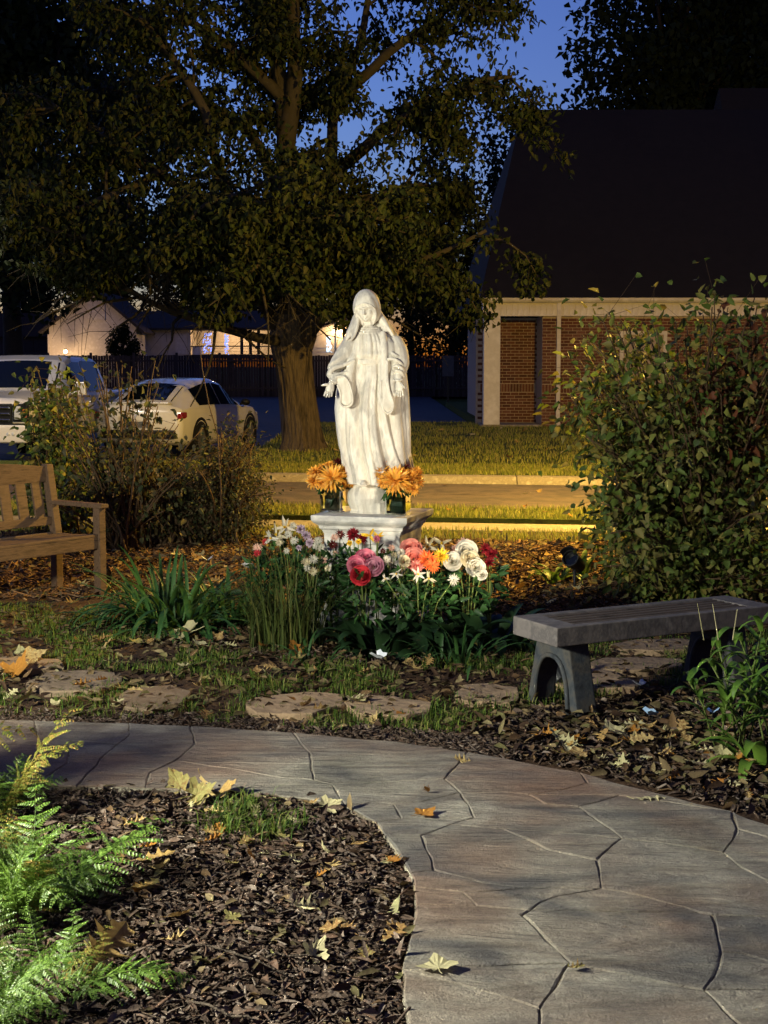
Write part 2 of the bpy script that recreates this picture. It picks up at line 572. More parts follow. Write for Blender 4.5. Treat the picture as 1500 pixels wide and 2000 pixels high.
def band(w0, w1, x0, x1):
    return [S(x0, w0), S(x1, w0), S(x1, w1), S(x0, w1)]
grass('grass', band(13.05, 13.86, -5, 5), 12000, 0.0, 0.06, 0.006, 'blade_lamplit', 'short lamp-yellow grass edging the mulch before the sidewalk', 11)
grass('grass', band(14.57, 15.6, -5, 5.4), 20000, 0.055, 0.06, 0.006, 'blade_lamplit', 'mown grass verge between sidewalk and driveway', 12)
grass('grass', band(19.64, 21.8, -5, 6.5), 26000, 0.10, 0.06, 0.007, 'blade_lamplit', 'mown grass verge beyond the driveway kerb', 13)
grass('grass', [S(-2.3, 22.25), S(9, 22.25), (12, 35.4), (2.4, 35.4), (2.4, 38), (-2.3, 38)], 42000, 0.09, 0.07, 0.009, 'blade_lamplit', 'mown lawn around the big tree', 14, clump=(.9, -.28))

# ------------------------------------------------------------------ stamped concrete path
NODES = dict(
 t0=(-150,1402),t1=(65,1406),t2=(250,1412),t3=(372,1418),t4=(572,1430),t5=(690,1441),t6=(800,1452),t7=(915,1468),t8=(1040,1492),t9=(1130,1508),
 t10=(1230,1535),t11=(1330,1560),t12=(1430,1585),t13=(1500,1612),t14=(1640,1660),
 b0=(-150,1530),b1=(60,1533),b1b=(150,1535),b2=(285,1537),b3=(480,1548),b4=(600,1560),b5=(672,1572),b6=(735,1605),b6b=(757,1632),b7=(775,1660),b8=(801,1705),b8b=(806,1732),
 b9=(808,1767),b10=(800,1830),b11=(785,1892),b12=(790,1945),b13=(800,2010),b14=(805,2100),
 n1=(866,1521),n2=(824,1565),n3=(902,1549),n4=(983,1547),n5=(1031,1551),n6=(1064,1568),n7=(1130,1575),n8=(1214,1635),n9=(925,1597),n10=(786,1598),n11=(770,1570),
 n12=(882,1610),n13=(821,1631),n14=(1168,1679),n15=(1171,1734),n16=(985,1619),n17=(849,1699),n18=(943,1722),n19=(1024,1732),n21=(902,1742),n22=(928,1768),
 n23=(1034,1777),n24=(1368,1782),n25=(1393,1786),n26=(1640,1793),n27=(1115,1879),n29=(1376,1932),n30=(1054,1967),n31=(1054,2000),n31b=(1058,2100),n32=(1409,1858),
 n33=(1413,1665),n35=(1439,1618),n36=(1145,1529),n37=(1210,1553),n38=(1368,1575),
 m0=(294,1508),m1=(340,1486),m2=(456,1501),m3=(557,1519),m4=(612,1522),m5=(755,1527),v1=(606,1470),v3=(648,1531),
 c1=(585,1450),c2=(380,1453),c3=(200,1480),c4=(253,1433),c5=(134,1489),c6=(132,1463),c7=(76,1451),c8=(740,1566),c9=(1095,1542),c10=(1165,1567),c11=(1297,1646),
 c12=(1431,1643),c13=(1069,1658),c14=(1181,1663),c15=(1089,1749),c16=(1054,1762),c17=(1247,1747),c18=(1343,1772),c19=(1449,1694),c20=(1500,1722),c21=(1500,1666),c22=(1640,1668),
 c23=(1500,1636),c24=(1018,1788),c25=(1064,1826),c26=(912,1886),c27=(1406,1846),c28=(1394,1907),c29=(1196,1899),c30=(1090,1912),c31=(1064,1952),c32=(917,1929),
 c33=(1414,1972),c34=(1444,2000),c35=(1530,2090),c36=(1640,1905),c37=(1500,1876),c38=(1449,1861),c39=(1640,1930),c40=(1500,1932),c41=(1640,2090))
SLABS = '''t9 n36 c9 n5 n37 n38 t12 t11 t10
n37 c10 n7 n8 c11 n33 c12 n35 t12 n38
n5 n6 n7 c10 n37
t7 t8 t9 n36 c9 n5 n4 n3 n1
t4 t5 t6 t7 n1 m5 v3 m4 v1 c1
t3 t4 c1 v1 m4 m3 m2 m1 c2
t2 t3 c2 m1 m0 b2 b1b c3 c4
t1 t2 c4 c3 b1b b1 c5 c6 c7
t0 t1 c7 c6 c5 b1 b0
m0 m1 m2 m3 m4 v3 b5 b4 b3 b2
v3 m5 n1 n3 n2 n11 c8 b5
b5 c8 n11 n10 b6
n11 n2 n3 n9 n10
n3 n4 n5 n6 n7 n8 n16 n12 n9
n10 n9 n12 n13 b6b b6
n13 n12 n16 c13 n14 n15 n19 n18 n17
n16 n8 c14 n14 c13
b6b n13 n17 b8 b7
b8 n17 n18 n19 n21 b8b
b8b n21 n22 b9
n21 n19 n15 c15 c16 n23 n22
n15 c17 c18 n24 n23 c16 c15
n8 c11 n33 c19 c20 n26 n25 n24 c18 c17 n15 n14 c14
n33 c21 c22 n26 c20 c19
n33 c12 n35 c23 t14 c22 c21
n35 t12 t13 t14 c23
b9 n22 n23 c24 c25 n27 c26 b11 b10
n23 n24 n25 c27 n32 c28 n29 c29 n27 c25 c24
b11 c26 n27 c30 c31 n30 c32
n27 c29 n29 c33 c34 c35 n31b n31 n30 c31 c30
b11 c32 n30 n31 n31b b14 b13 b12
n25 n26 c36 c37 c38 n32 c27
n32 c38 c37 c36 c39 c40 n29 c28
n29 c40 c39 c41 c35 c34 c33'''.split('\n')
NW = {k: G(*v, 0.03) for k, v in NODES.items()}
def path():
    root = tag(bpy.data.objects.new('path', None), kind='structure'); COL.objects.link(root)
    outline = 't0 t1 t2 t3 t4 t5 t6 t7 t8 t9 t10 t11 t12 t13 t14 c22 n26 c36 c39 c41 c35 n31b b14 b13 b12 b11 b10 b9 b8b b8 b7 b6b b6 b5 b4 b3 b2 b1b b1 b0'.split()
    def wob(p):
        n = nvec(Vector((p.x * 7, p.y * 7, 1.3)))
        return Vector((p.x + 0.010 * n.x, p.y + 0.010 * n.y, 0))
    def sub(names):
        pts = [NW[n] for n in names]
        out = []
        for i, p in enumerate(pts):
            q = pts[(i + 1) % len(pts)]
            k = max(1, int((q - p).length / 0.035))
            if names[i][0] == 't' and names[(i + 1) % len(names)][0] == 't': k = max(k, 6)
            out += [wob(p.lerp(q, t / k)) for t in range(k)]
        return out
    o = sub(outline)
    mb = MB(); mb.prism([(p.x, p.y) for p in o][::1], -0.06, 0.0250)
    base = mb.build('mortar_bed', 'grout', root)
    # the walk goes on towards and past the photographer
    ext = MB(); ext.prism([(NW['b14'].x, NW['b14'].y - .004), (-.25, 1.5), (-.6, -3), (3.4, -3), (2.6, 1.2), (NW['c41'].x, NW['c41'].y - .004)], -0.06, 0.024)
    ext.build('slab', 'stamped', root)
    for line in SLABS:
        pts = sub(line.split())
        area = sum(pts[i].x * pts[(i + 1) % len(pts)].y - pts[(i + 1) % len(pts)].x * pts[i].y for i in range(len(pts)))
        if area < 0: pts.reverse()
        n = len(pts)
        def inset(d):
            res = []
            for i in range(n):
                a, b = pts[i - 1], pts[(i + 1) % n]
                e = (b - a).normalized()
                res.append(pts[i] + Vector((-e.y, e.x, 0)) * d * (1.0 + 1.1 * hnoise(pts[i].x, pts[i].y, 11, 4)))
            return res
        i0, i1, i2 = inset(0.0010), inset(0.0026), inset(0.0065)
        v = [(p.x, p.y, 0.0) for p in i0] + [(p.x, p.y, 0.0272) for p in i1] + [(p.x, p.y, 0.030 + 0.002 * hnoise(p.x, p.y, 3)) for p in i2]
        f = [tuple(range(2 * n, 3 * n))]
        for r in (0, 1):
            for j in range(n):
                k = (j + 1) % n
                f.append((r * n + j, r * n + k, (r + 1) * n + k, (r + 1) * n + j))
        MB().add(v, f).build('slab', 'stamped', root)
path()
PATH_POLY = [tuple(NW[n][:2]) for n in 't0 t1 t2 t3 t4 t5 t6 t7 t8 t9 t10 t11 t12 t13 t14 c22 n26 c36 c39 c41 c35 n31b b14 b13 b12 b11 b10 b9 b8b b8 b7 b6b b6 b5 b4 b3 b2 b1b b1 b0'.split()]

# ------------------------------------------------------------------ stepping stones in the grass
FLAGS = [
 [(-60,1296),(20,1284),(118,1290),(122,1303),(60,1312),(-50,1312)],
 [(58,1335),(85,1318),(170,1312),(235,1318),(238,1335),(190,1350),(90,1352)],
 [(236,1362),(262,1347),(330,1341),(372,1352),(368,1372),(300,1390),(246,1384)],
 [(478,1382),(500,1364),(590,1352),(665,1358),(676,1380),(610,1396),(500,1394)],
 [(672,1372),(700,1360),(770,1362),(838,1376),(842,1392),(800,1401),(690,1396)],
 [(886,1356),(905,1341),(960,1338),(1008,1346),(1012,1366),(985,1374),(905,1370)],
 [(1075,1335),(1096,1312),(1150,1308),(1195,1313),(1248,1335),(1240,1345),(1130,1348)],
 [(1150,1300),(1180,1287),(1260,1285),(1330,1290),(1334,1302),(1260,1311),(1175,1310)],
 [(1196,1262),(1230,1252),(1330,1250),(1392,1256),(1386,1268),(1290,1272),(1215,1270)]]
fl_root = tag(bpy.data.objects.new('stepping_stone_path', None), kind='structure'); COL.objects.link(fl_root)
def flagstone(pxs):
    pts = [G(*p, 0.02) for p in pxs]
    c = sum(pts, Vector()) / len(pts)
    out = []
    for i, p in enumerate(pts):
        q = pts[(i + 1) % len(pts)]
        k = max(2, int((q - p).length / 0.05))
        for t in range(k):
            r = p.lerp(q, t / k)
            nn = nvec(Vector((r.x * 6, r.y * 6, 5.0)))
            out.append(r + Vector((nn.x, nn.y, 0)) * 0.035)
    ar = sum(out[i].x * out[(i + 1) % len(out)].y - out[(i + 1) % len(out)].x * out[i].y for i in range(len(out)))
    if ar < 0: out.reverse()
    n = len(out)
    rings = []
    for sc, z in ((1.0, -0.03), (1.0, 0.020), (0.985, 0.028), (0.6, 0.030)):
        rings.append([c.lerp(Vector((p.x, p.y, 0)), 1) * 1 for p in []] or [((c.x + (p.x - c.x) * sc), (c.y + (p.y - c.y) * sc), z + 0.004 * hnoise(p.x, p.y, 9) * (z > 0)) for p in out])
    mb = MB(); mb.loft(rings)
    return mb.build('stepping_stone', 'flag', fl_root)
for f in FLAGS: flagstone(f)
# ------------------------------------------------------------------ brick building with the big roof
def building():
    Y0 = 35.5
    root = thing('brick_building', 'red brick building with steep dark roof and white corner column beyond the lawn', 'building', (2.4, Y0, 0.0))
    def X(px): return D(px, 700, Y0).x
    def Z(py): return D(1000, py, Y0).z
    def P(mb, name, m, parent=None, **k):
        o = mb.build(name, m, None, **k)
        if parent is None: return keep_world(o, root)
        o.parent = parent; o.matrix_parent_inverse = T(root.location).inverted(); return o
    zb, zt = 0.06, Z(617)
    x0, xr, xs = X(945), X(1060), X(977)
    x1 = 15.5
    yw = Y0 + 0.12                          # brick face
    # backing walls
    w = MB()
    w.box(((xr + x1) / 2, yw + 0.13, (zb + zt) / 2), (x1 - xr, 0.24, zt - zb))
    w.box(((x0 + xr) / 2, yw + 1.45, (zb + zt) / 2), (xr - x0 + .2, 0.2, zt - zb))
    w.box((xr + 0.12, yw + 0.80, (zb + zt) / 2), (0.23, 1.1, zt - zb))
    w.box((x1 + .12, yw + 5, (zb + zt) / 2), (0.24, 10, zt - zb))
    w.box((x0 + .4, yw + 6.5, (zb + zt) / 2), (0.24, 10, zt - zb))
    wall = P(w, 'wall', 'mortar')
    bl, bh, bd = 0.203, 0.0655, 0.03
    ch, cl = 0.0775, 0.214
    bm_ = MB().box((0, 0, 0), (bl, bd, bh))
    stretcher = bm_.mesh('brick'); stretcher.materials.append(MATS['brick'])
    soldier = MB().box((0, 0, 0), (bh, bd, bl)).mesh('brick_upright'); soldier.materials.append(MATS['brick'])
    mass = MB()
    n = 0
    zs = zb + 0.045
    course = 0
    wx0, wx1, wz0, wz1 = X(1215), X(1300), Z(760), Z(650)
    while zs + bh / 2 < zt:
        up = 11 <= course < 14
        off = (course % 2) * cl / 2
        if up and course > 11:
            zs += ch; course += 1; continue
        step = (ch if up else cl)
        x = xr + step / 2 - (0 if up else off)
        zc = zs + (ch if up else 0)
        while x < x1:
            wdt = bh if up else bl
            a, b = max(xr, x - wdt / 2), min(x1, x + wdt / 2)
            if b - a > 0.03 and not (wx0 - .06 < x < wx1 + .06 and wz0 - .05 < zc < wz1 + .05):
                if n < 300 and b < X(1205) and b - a > wdt * .9:
                    o = bpy.data.objects.new('brick', soldier if up else stretcher); COL.objects.link(o)
                    o.location = (x - root.location.x, yw + 0.012 - root.location.y + random.uniform(-.002, .002), zc)
                    o.parent = wall
                    o.matrix_parent_inverse = Matrix.Translation((root.location.x, root.location.y, 0))
                    n += 1
                else:
                    mass.box(((a + b) / 2, yw + 0.012, zc), (b - a, bd, bl if up else bh))
            x += step
        x = x0 + .05 + (0 if up else off)
        while x < xr - .02:                 # inside of the porch
            mass.box((x, yw + 1.355, zc), (bh if up else bl, bd, bl if up else bh))
            x += step
        zs += ch; course += 1
    mo = P(mass, 'brickwork', 'brick_mass'); mo['kind'] = 'stuff'
    # column, slab, frieze, gutter
    P(MB().box(((x0 + xs) / 2, Y0 + 0.2, (0.14 + zt) / 2), (xs - x0, xs - x0, zt - 0.14)), 'column', 'white_paint', bevel=0.012)
    P(MB().box(((x0 + xr) / 2 - .01, Y0 + 0.75, 0.075), (xr - x0 + .06, 1.45, 0.13)), 'porch_slab', 'kerb', bevel=0.015)
    zf = Z(591)
    P(MB().box((X(943) + 6.5, Y0 + 0.28, (zt + zf) / 2), (13.0, 0.40, zf - zt - .004)), 'beam', 'white_paint')
    bx = X(944)
    bw = 0.142
    bme = MB().box((0, 0, 0), (bw - 0.012, 0.02, zf - zt - 0.02)).mesh('frieze_board'); bme.materials.append(MATS['white_paint'])
    for i in range(90):
        o = bpy.data.objects.new('frieze_board', bme); COL.objects.link(o)
        o.location = (bx + bw * (i + .5) - root.location.x, Y0 + 0.068 - root.location.y, (zt + zf) / 2); o.parent = root
    P(MB().box((bx + 6.5, Y0 + 0.05, zt + .012), (13.0, 0.06, 0.03)), 'bottom_trim', 'white_paint')
    gut = [(Y0 + .09, zf), (Y0 - .03, zf), (Y0 - .075, zf + .05), (Y0 - .085, zf + .115), (Y0 + .09, zf + .115)]
    P(MB().loft([[(x, y, z) for y, z in gut] for x in (bx - .06, bx + 13.2)]), 'gutter', 'white_paint')
    # downspout
    xd = X(1091)
    ds = P(MB().box((xd, Y0 + 0.03, (zf + .15) / 2), (0.10, 0.075, zf - .12)).box((xd, Y0 - .02, 0.16), (0.10, 0.2, 0.08)), 'downspout', 'white_paint', bevel=0.008)
    for z in (Z(642), Z(803)):
        P(MB().box((xd, Y0 + 0.045, z), (0.19, 0.09, 0.03)), 'bracket', 'white_paint', ds)
    # window behind the shrub
    zc, xc = (wz0 + wz1) / 2, (wx0 + wx1) / 2
    fr = MB()
    for sx in (-1, 1):
        fr.box((xc + sx * (wx1 - wx0) / 2, yw - .01, zc), (.09, .08, wz1 - wz0 + .09))
    for sz in (-1, 1):
        fr.box((xc, yw - .01, zc + sz * (wz1 - wz0) / 2), (wx1 - wx0 - .09, .08, .09))
    wi = P(fr, 'window', 'white_paint')
    for sx in (-1, 1):
        for sz in (-1, 1):
            P(MB().box((xc + sx * (wx1 - wx0) / 4, yw + .01, zc + sz * (wz1 - wz0) / 4), ((wx1 - wx0) / 2 - .07, .015, (wz1 - wz0) / 2 - .07)), 'pane', 'glass_dark', wi)
    P(MB().box((xc, yw - .002, zc), (.035, .05, wz1 - wz0 - .09)).box((xc, yw - .002, zc), (wx1 - wx0 - .09, .046, .035)), 'muntin', 'white_paint', wi)
    # roof: hipped near end, long ridge, and a taller block further along
    ze = zf + .12
    YR = Y0 + 6.5
    rl = D(1020, 214, YR)
    zr = rl.z
    xe = 16.0
    r = MB()
    e0 = Vector((bx - .1, Y0 - .09, ze)); e1 = Vector((xe, Y0 - .09, ze))
    k0 = Vector((bx - .1, Y0 + 13.2, ze)); k1 = Vector((xe, Y0 + 13.2, ze))
    g0 = Vector((rl.x, YR, zr)); g1 = Vector((xe, YR, zr))
    r.add([e0, e1, g1, g0, k0, k1], [(0, 1, 2, 3), (4, 3, 2, 5), (0, 3, 4), (1, 5, 2), (0, 4, 5, 1)])
    roof = P(r, 'roof', 'roof_deck')
    # lapped shingle courses on the front slope
    sh = MB()
    nrow = 46
    up = (g0 - e0); 
    slope = Vector((0, YR - e0.y, zr - e0.z)).normalized()
    nrm = Vector((0, -slope.z, slope.y))
    for i in range(nrow):
        t0, t1 = i / nrow, (i + 1.12) / nrow
        yA, zA = e0.y + (YR - e0.y) * t0, e0.z + (zr - e0.z) * t0
        yB, zB = e0.y + (YR - e0.y) * min(t1, 1), e0.z + (zr - e0.z) * min(t1, 1)
        xl = e0.x + (g0.x - e0.x) * t0
        x = xl - (i % 3) * 0.1
        while x < 13:
            x2 = x + random.uniform(.26, .36)
            a, b = max(x, xl), x2 - 0.012
            h = random.uniform(.022, .034)
            A, B = Vector((0, yA, zA)) + nrm * h, Vector((0, yB, zB)) + nrm * 0.004
            A0 = Vector((0, yA, zA)) + nrm * 0.002
            if b > a:
                sh.add([(a, A.y, A.z), (b, A.y, A.z), (b, B.y, B.z), (a, B.y, B.z), (a, A0.y, A0.z), (b, A0.y, A0.z)], [(0, 1, 2, 3), (4, 5, 1, 0)])
            x = x2
    so = P(sh, 'shingles', 'shingle', roof); so['kind'] = 'stuff'
    Y2 = Y0 + 8
    t = D(1404, 172, Y2)
    r2 = MB()
    r2.add([(t.x - .3, Y2 - 5.5, ze + .5), (24, Y2 - 5.5, ze + .5), (24, Y2, t.z), (t.x, Y2, t.z), (t.x - .3, Y2 + 6, ze + .5), (24, Y2 + 6, ze + .5)],
           [(0, 1, 2, 3), (4, 3, 2, 5), (0, 3, 4), (1, 5, 2), (0, 4, 5, 1)])
    P(r2, 'upper_roof', 'shingle')
building()

# ------------------------------------------------------------------ board fence behind the parking lot
def fence():
    root = thing('board_fence', 'long dark board fence closing off the far side of the parking lot', 'fence', (-6, 80, -.12))
    z1 = D(400, 694, 80).z
    pl = MB()
    x = -26.0
    while x < 8.2:
        h = z1 + random.uniform(-.03, .03)
        pl.box((x, 80 + random.uniform(-.01, .01), (h - .12) / 2), (0.135, 0.03, h + .12))
        x += 0.15
    o = keep_world(pl.build('boards', 'fence_wood'), root); o['kind'] = 'stuff'
    for x in np.arange(-26, 8.3, 2.4):
        keep_world(MB().box((x, 79.93, (z1 + .05) / 2), (.13, .1, z1 + .25)).build('post', 'fence_wood'), root)
    for z in (.35, z1 - .3):
        keep_world(MB().box((-8.9, 79.955, z), (34, .05, .1)).build('rail', 'fence_wood'), root)
fence()

# post sign on the lot
def lot_sign():
    p = D(875, 772, 60)
    root = thing('post_sign', 'dark blank rectangular sign on a thin post beside the parking lot', 'sign', (p.x, 60, -.12))
    b, t = D(875, 735, 60).z, D(875, 695, 60).z
    keep_world(MB().box((p.x, 60, (b + t) / 2), (.48, .03, t - b)).build('panel', 'sign_face', bevel=.008), root)
    keep_world(MB().box((p.x, 60.04, (t - .2 - .12) / 2), (.09, .05, t - .08)).build('post', 'dark_metal'), root)
lot_sign()

# ------------------------------------------------------------------ houses beyond the fence
def lamp(p, root, watts):
    b = keep_world(MB().ball(p, .11, nu=10, nv=6).build('bulb', 'bulb', smooth=True), root)
    keep_world(MB().box((p.x, p.y, p.z + .17), (.16, .16, .1)).build('lamp_cap', 'dark_metal'), root)
    d = bpy.data.lights.new('porch_or_added_light', 'POINT'); d.energy = watts; d.color = (1, .62, .3); d.shadow_soft_size = .15
    l = bpy.data.objects.new('porch_or_added_light', d); COL.objects.link(l); l.location = (p.x, p.y - .3, p.z - .12)
    keep_world(l, root)
def gable_house():
    Y = 96.0
    p0, p1 = D(97, 690, Y), D(266, 640, Y)
    zpk, ze = D(180, 577, Y).z, D(100, 640, Y).z
    xm = D(186, 577, Y).x
    root = thing('gable_house', 'pale gabled house beyond the fence with a dark steep roof', 'house', (xm, Y, 0.2))
    x0, x1 = p0.x, p1.x
    w = MB()
    prof = [(x0, .2), (x1, .2), (x1, ze), (xm + .35, zpk), (xm - .35, zpk), (x0, ze)]
    w.loft([[(x, Y, z) for x, z in prof], [(x, Y + 9, z) for x, z in prof]])
    wall = keep_world(w.build('wall', 'white_paint'), root)
    lamp(D(128, 687, Y - 1.6), root, 16)  # extra lamp, added only to brighten the pale gable front
    r = MB()
    for s, xe in ((-1, x0), (1, x1)):
        a = Vector((xe + s * .55, 0, ze - .42)); b = Vector((xm, 0, zpk + .25))
        d = (b - a).normalized(); nn = Vector((-d.z, 0, d.x)) * (.16 if s < 0 else -.16)
        q = [a, b, b + nn, a + nn]
        r.loft([[(v.x, Y - .45, v.z) for v in q], [(v.x, Y + 9.3, v.z) for v in q]])
    keep_world(r.build('roof', 'house_roof'), root)
    # side slope seen at the left
    for (a, b, c, d, nm) in ((172, 202, 588, 624, 'window'), (136, 150, 668, 692, 'window')):
        A, B = D(a, d, Y - .04), D(b, c, Y - .04)
        wn = keep_world(MB().box(((A.x + B.x) / 2, Y - .02, (A.z + B.z) / 2), (B.x - A.x + .16, .06, B.z - A.z + .16)).build(nm, 'white_paint'), root)
        o = MB().box(((A.x + B.x) / 2, Y - .05, (A.z + B.z) / 2), (B.x - A.x, .04, B.z - A.z)).build('pane', 'glass_dark')
        o.parent = wn; o.matrix_parent_inverse = T(root.location).inverted()
    keep_world(MB().box((x0 - .02, Y - .1, (ze - .5 + .2) / 2), (.12, .12, ze - .6)).build('downspout', 'white_paint'), root)
gable_house()

def porch_house():
    Y = 100.0
    a, b = D(262, 690, Y), D(520, 640, Y)
    root = thing('porch_house', 'low pale house with a lamp-lit open porch behind the fence, left of the trunk', 'house', (a.x, Y, .2))
    ze = D(300, 641, Y).z
    xp = D(372, 640, Y).x
    keep_world(MB().box(((a.x + xp) / 2, Y + 3, (ze + .2) / 2), (xp - a.x, 6, ze - .2)).build('wall', 'siding'), root)
    # porch: back wall with clapboards, floor, posts, railing, roof
    zb, zt = D(400, 692, Y).z, D(400, 640, Y).z
    xe = D(555, 640, Y).x
    keep_world(MB().box(((xp + xe) / 2, Y + 3.2, zb + (zt - zb) / 2), (xe - xp, .3, zt - zb + .3)).build('wall', 'siding'), root)
    for i in range(8):
        keep_world(MB().box(((xp + xe) / 2 - 1, Y + 3.02, zb + .12 + i * .21), (xe - xp - 2.2, .04, .17)).build('clapboard', 'siding'), root)
    keep_world(MB().box(((xp + xe) / 2, Y + 1.5, zb - .15), (xe - xp, 3.4, .25)).build('deck', 'fence_wood'), root)
    for px in (472, 489, 505, 540):
        x = D(px, 660, Y).x
        keep_world(MB().box((x, Y, (zb + zt) / 2), (.2, .2, zt - zb)).build('post', 'fence_wood'), root)
    keep_world(MB().box(((xp + xe) / 2, Y - .02, zb + .55), (xe - xp, .08, .07)).build('railing', 'fence_wood'), root)
    r = MB()
    r.add([(a.x - .4, Y - .5, ze), (xe + .4, Y - .5, zt), (xe + .4, Y + 3, zt + 1.3), (a.x - .4, Y + 3, ze + 1.3),
           (a.x - .4, Y - .5, ze - .14), (xe + .4, Y - .5, zt - .14), (xe + .4, Y + 6.5, zt - .1), (a.x - .4, Y + 6.5, ze - .1)],
          [(0, 1, 2, 3), (4, 7, 6, 5), (0, 4, 5, 1), (3, 2, 6, 7), (1, 5, 6, 2), (0, 3, 7, 4)])
    keep_world(r.build('roof', 'house_roof'), root)
    # dark door and window
    for (q0, q1, c0, c1) in ((378, 392, 678, 692), (345, 362, 655, 690)):
        A, B = D(q0, c1, Y), D(q1, c0, Y)
        wn = keep_world(MB().box(((A.x + B.x) / 2, Y - .03, (A.z + B.z) / 2), (B.x - A.x + .15, .06, B.z - A.z + .15)).build('window', 'white_paint'), root)
        o = MB().box(((A.x + B.x) / 2, Y - .06, (A.z + B.z) / 2), (B.x - A.x, .04, B.z - A.z)).build('pane', 'glass_dark')
        o.parent = wn; o.matrix_parent_inverse = T(root.location).inverted()
    # strings of blue lights wound round two posts
    for px in (405, 443):
        A, B = D(px, 692, Y - .2), D(px, 650, Y - .2)
        s = MB()
        for i in range(70):
            t = random.random()
            p = A.lerp(B, t) + Vector((random.uniform(-.3, .3) * (1 if px == 405 else .5), random.uniform(-.1, .1), 0))
            s.ball(p, random.uniform(.03, .06), nu=5, nv=3)
        o = keep_world(s.build('fairy_lights', 'blue_light'), root); o['kind'] = 'stuff'
    for px, py in ((458, 647), (470, 646)):
        p = D(px, py, Y + .9)
        lamp(p, root, 14)

porch_house()

def patio_house():
    Y = 98.0
    a, b = D(605, 690, Y), D(700, 640, Y)
    root = thing('patio_house', 'small gabled house with two lamps seen between trunk and statue', 'house', (a.x, Y, .2))
    zt = D(650, 640, Y).z
    pk = D(676, 626, Y)
    w = MB()
    prof = [(a.x, .2), (b.x, .2), (b.x, zt + .1), (pk.x, pk.z), (a.x, zt - .3)]
    w.loft([[(x, Y, z) for x, z in prof], [(x, Y + 6, z) for x, z in prof]])
    keep_world(w.build('wall', 'siding'), root)
    r = MB()
    for s, (xe, z0) in ((-1, (a.x - .3, zt - .42)), (1, (b.x + .3, zt))):
        q = [Vector((xe, 0, z0)), Vector((pk.x, 0, pk.z + .12)), Vector((pk.x, 0, pk.z + .3)), Vector((xe, 0, z0 + .18))]
        r.loft([[(v.x, Y - .9, v.z) for v in q], [(v.x, Y + 6.2, v.z) for v in q]])
    keep_world(r.build('roof', 'house_roof'), root)
    keep_world(MB().box(((a.x + b.x) / 2, Y - .8, D(650, 681, Y).z), (b.x - a.x, .06, .07)).box(((a.x + b.x) / 2, Y - .8, D(650, 688, Y).z), (b.x - a.x, .06, .07)).build('railing', 'white_paint'), root)
    for px in (655, 678):
        x = D(px, 660, Y - .8).x
        keep_world(MB().box((x, Y - .8, 2.6), (.14, .14, 4.2)).build('post', 'white_paint'), root)
    for px, py in ((652, 647), (664, 645), (669, 647)):
        lamp(D(px, py, Y - .5), root, 1.5)
    s = MB()
    for i in range(60):
        t = random.random()
        s.ball(D(638 + 10 * random.random() * (1 - .4 * t), 688 - 30 * t, Y - 1.2), random.uniform(.03, .08), nu=5, nv=3)
    o = keep_world(s.build('fairy_lights', 'white_light'), root); o['kind'] = 'stuff'
    f = keep_world(MB().box((D(612, 650, Y - .3).x, Y - .3, D(612, 648, Y).z), (.45, .04, .5)).build('flag', 'flag_red'), root)
mat('flag_red', [hx('8a4a44'), hx('c8a8a0')], 8, 0.8)
patio_house()

def lit_house():
    Y = 104.0
    a, b = D(30, 690, Y), D(96, 664, Y)
    root = thing('lit_window_house', 'dark house whose yellow windows glow at the far left behind the truck', 'house', (a.x, Y, .2))
    zt = D(60, 655, Y).z
    keep_world(MB().box(((a.x + b.x) / 2 - 2, Y + 3, (zt + .2) / 2), (b.x - a.x + 4, 6, zt - .2)).build('wall', 'house_roof'), root)
    keep_world(MB().prism([(a.x - 4.4, zt - .1), (b.x + .4, zt - .1), (b.x - .6, zt + 1.6), (a.x - 3.4, zt + 1.6)], -Y - 6.2, -Y + .4, Matrix.Rotation(math.pi / 2, 4, 'X')).build('roof', 'house_roof'), root)
    for p0, p1 in ((49, 64), (68, 74), (77, 91)):
        A, B = D(p0, 685, Y - .05), D(p1, 667, Y - .05)
        wn = keep_world(MB().box(((A.x + B.x) / 2, Y - .02, (A.z + B.z) / 2), (B.x - A.x + .1, .05, B.z - A.z + .1)).build('window', 'dark_metal'), root)
        o = MB().box(((A.x + B.x) / 2, Y - .05, (A.z + B.z) / 2), (B.x - A.x, .03, B.z - A.z)).build('pane', 'warm_window')
        o.parent = wn; o.matrix_parent_inverse = T(root.location).inverted()
lit_house()

# ------------------------------------------------------------------ trees
def leaf_cloud(P, n_dir_down, L, W, m, name, six=False):
    n = len(P)
    Dr = rng.normal(size=(n, 3)) + np.array([0, 0, -n_dir_down])
    V, F = leaf_geo(P, Dr, L * rng.uniform(.6, 1.25, n), W * rng.uniform(.6, 1.25, n), six=six)
    return put(name, npmesh(name, V, F), m)

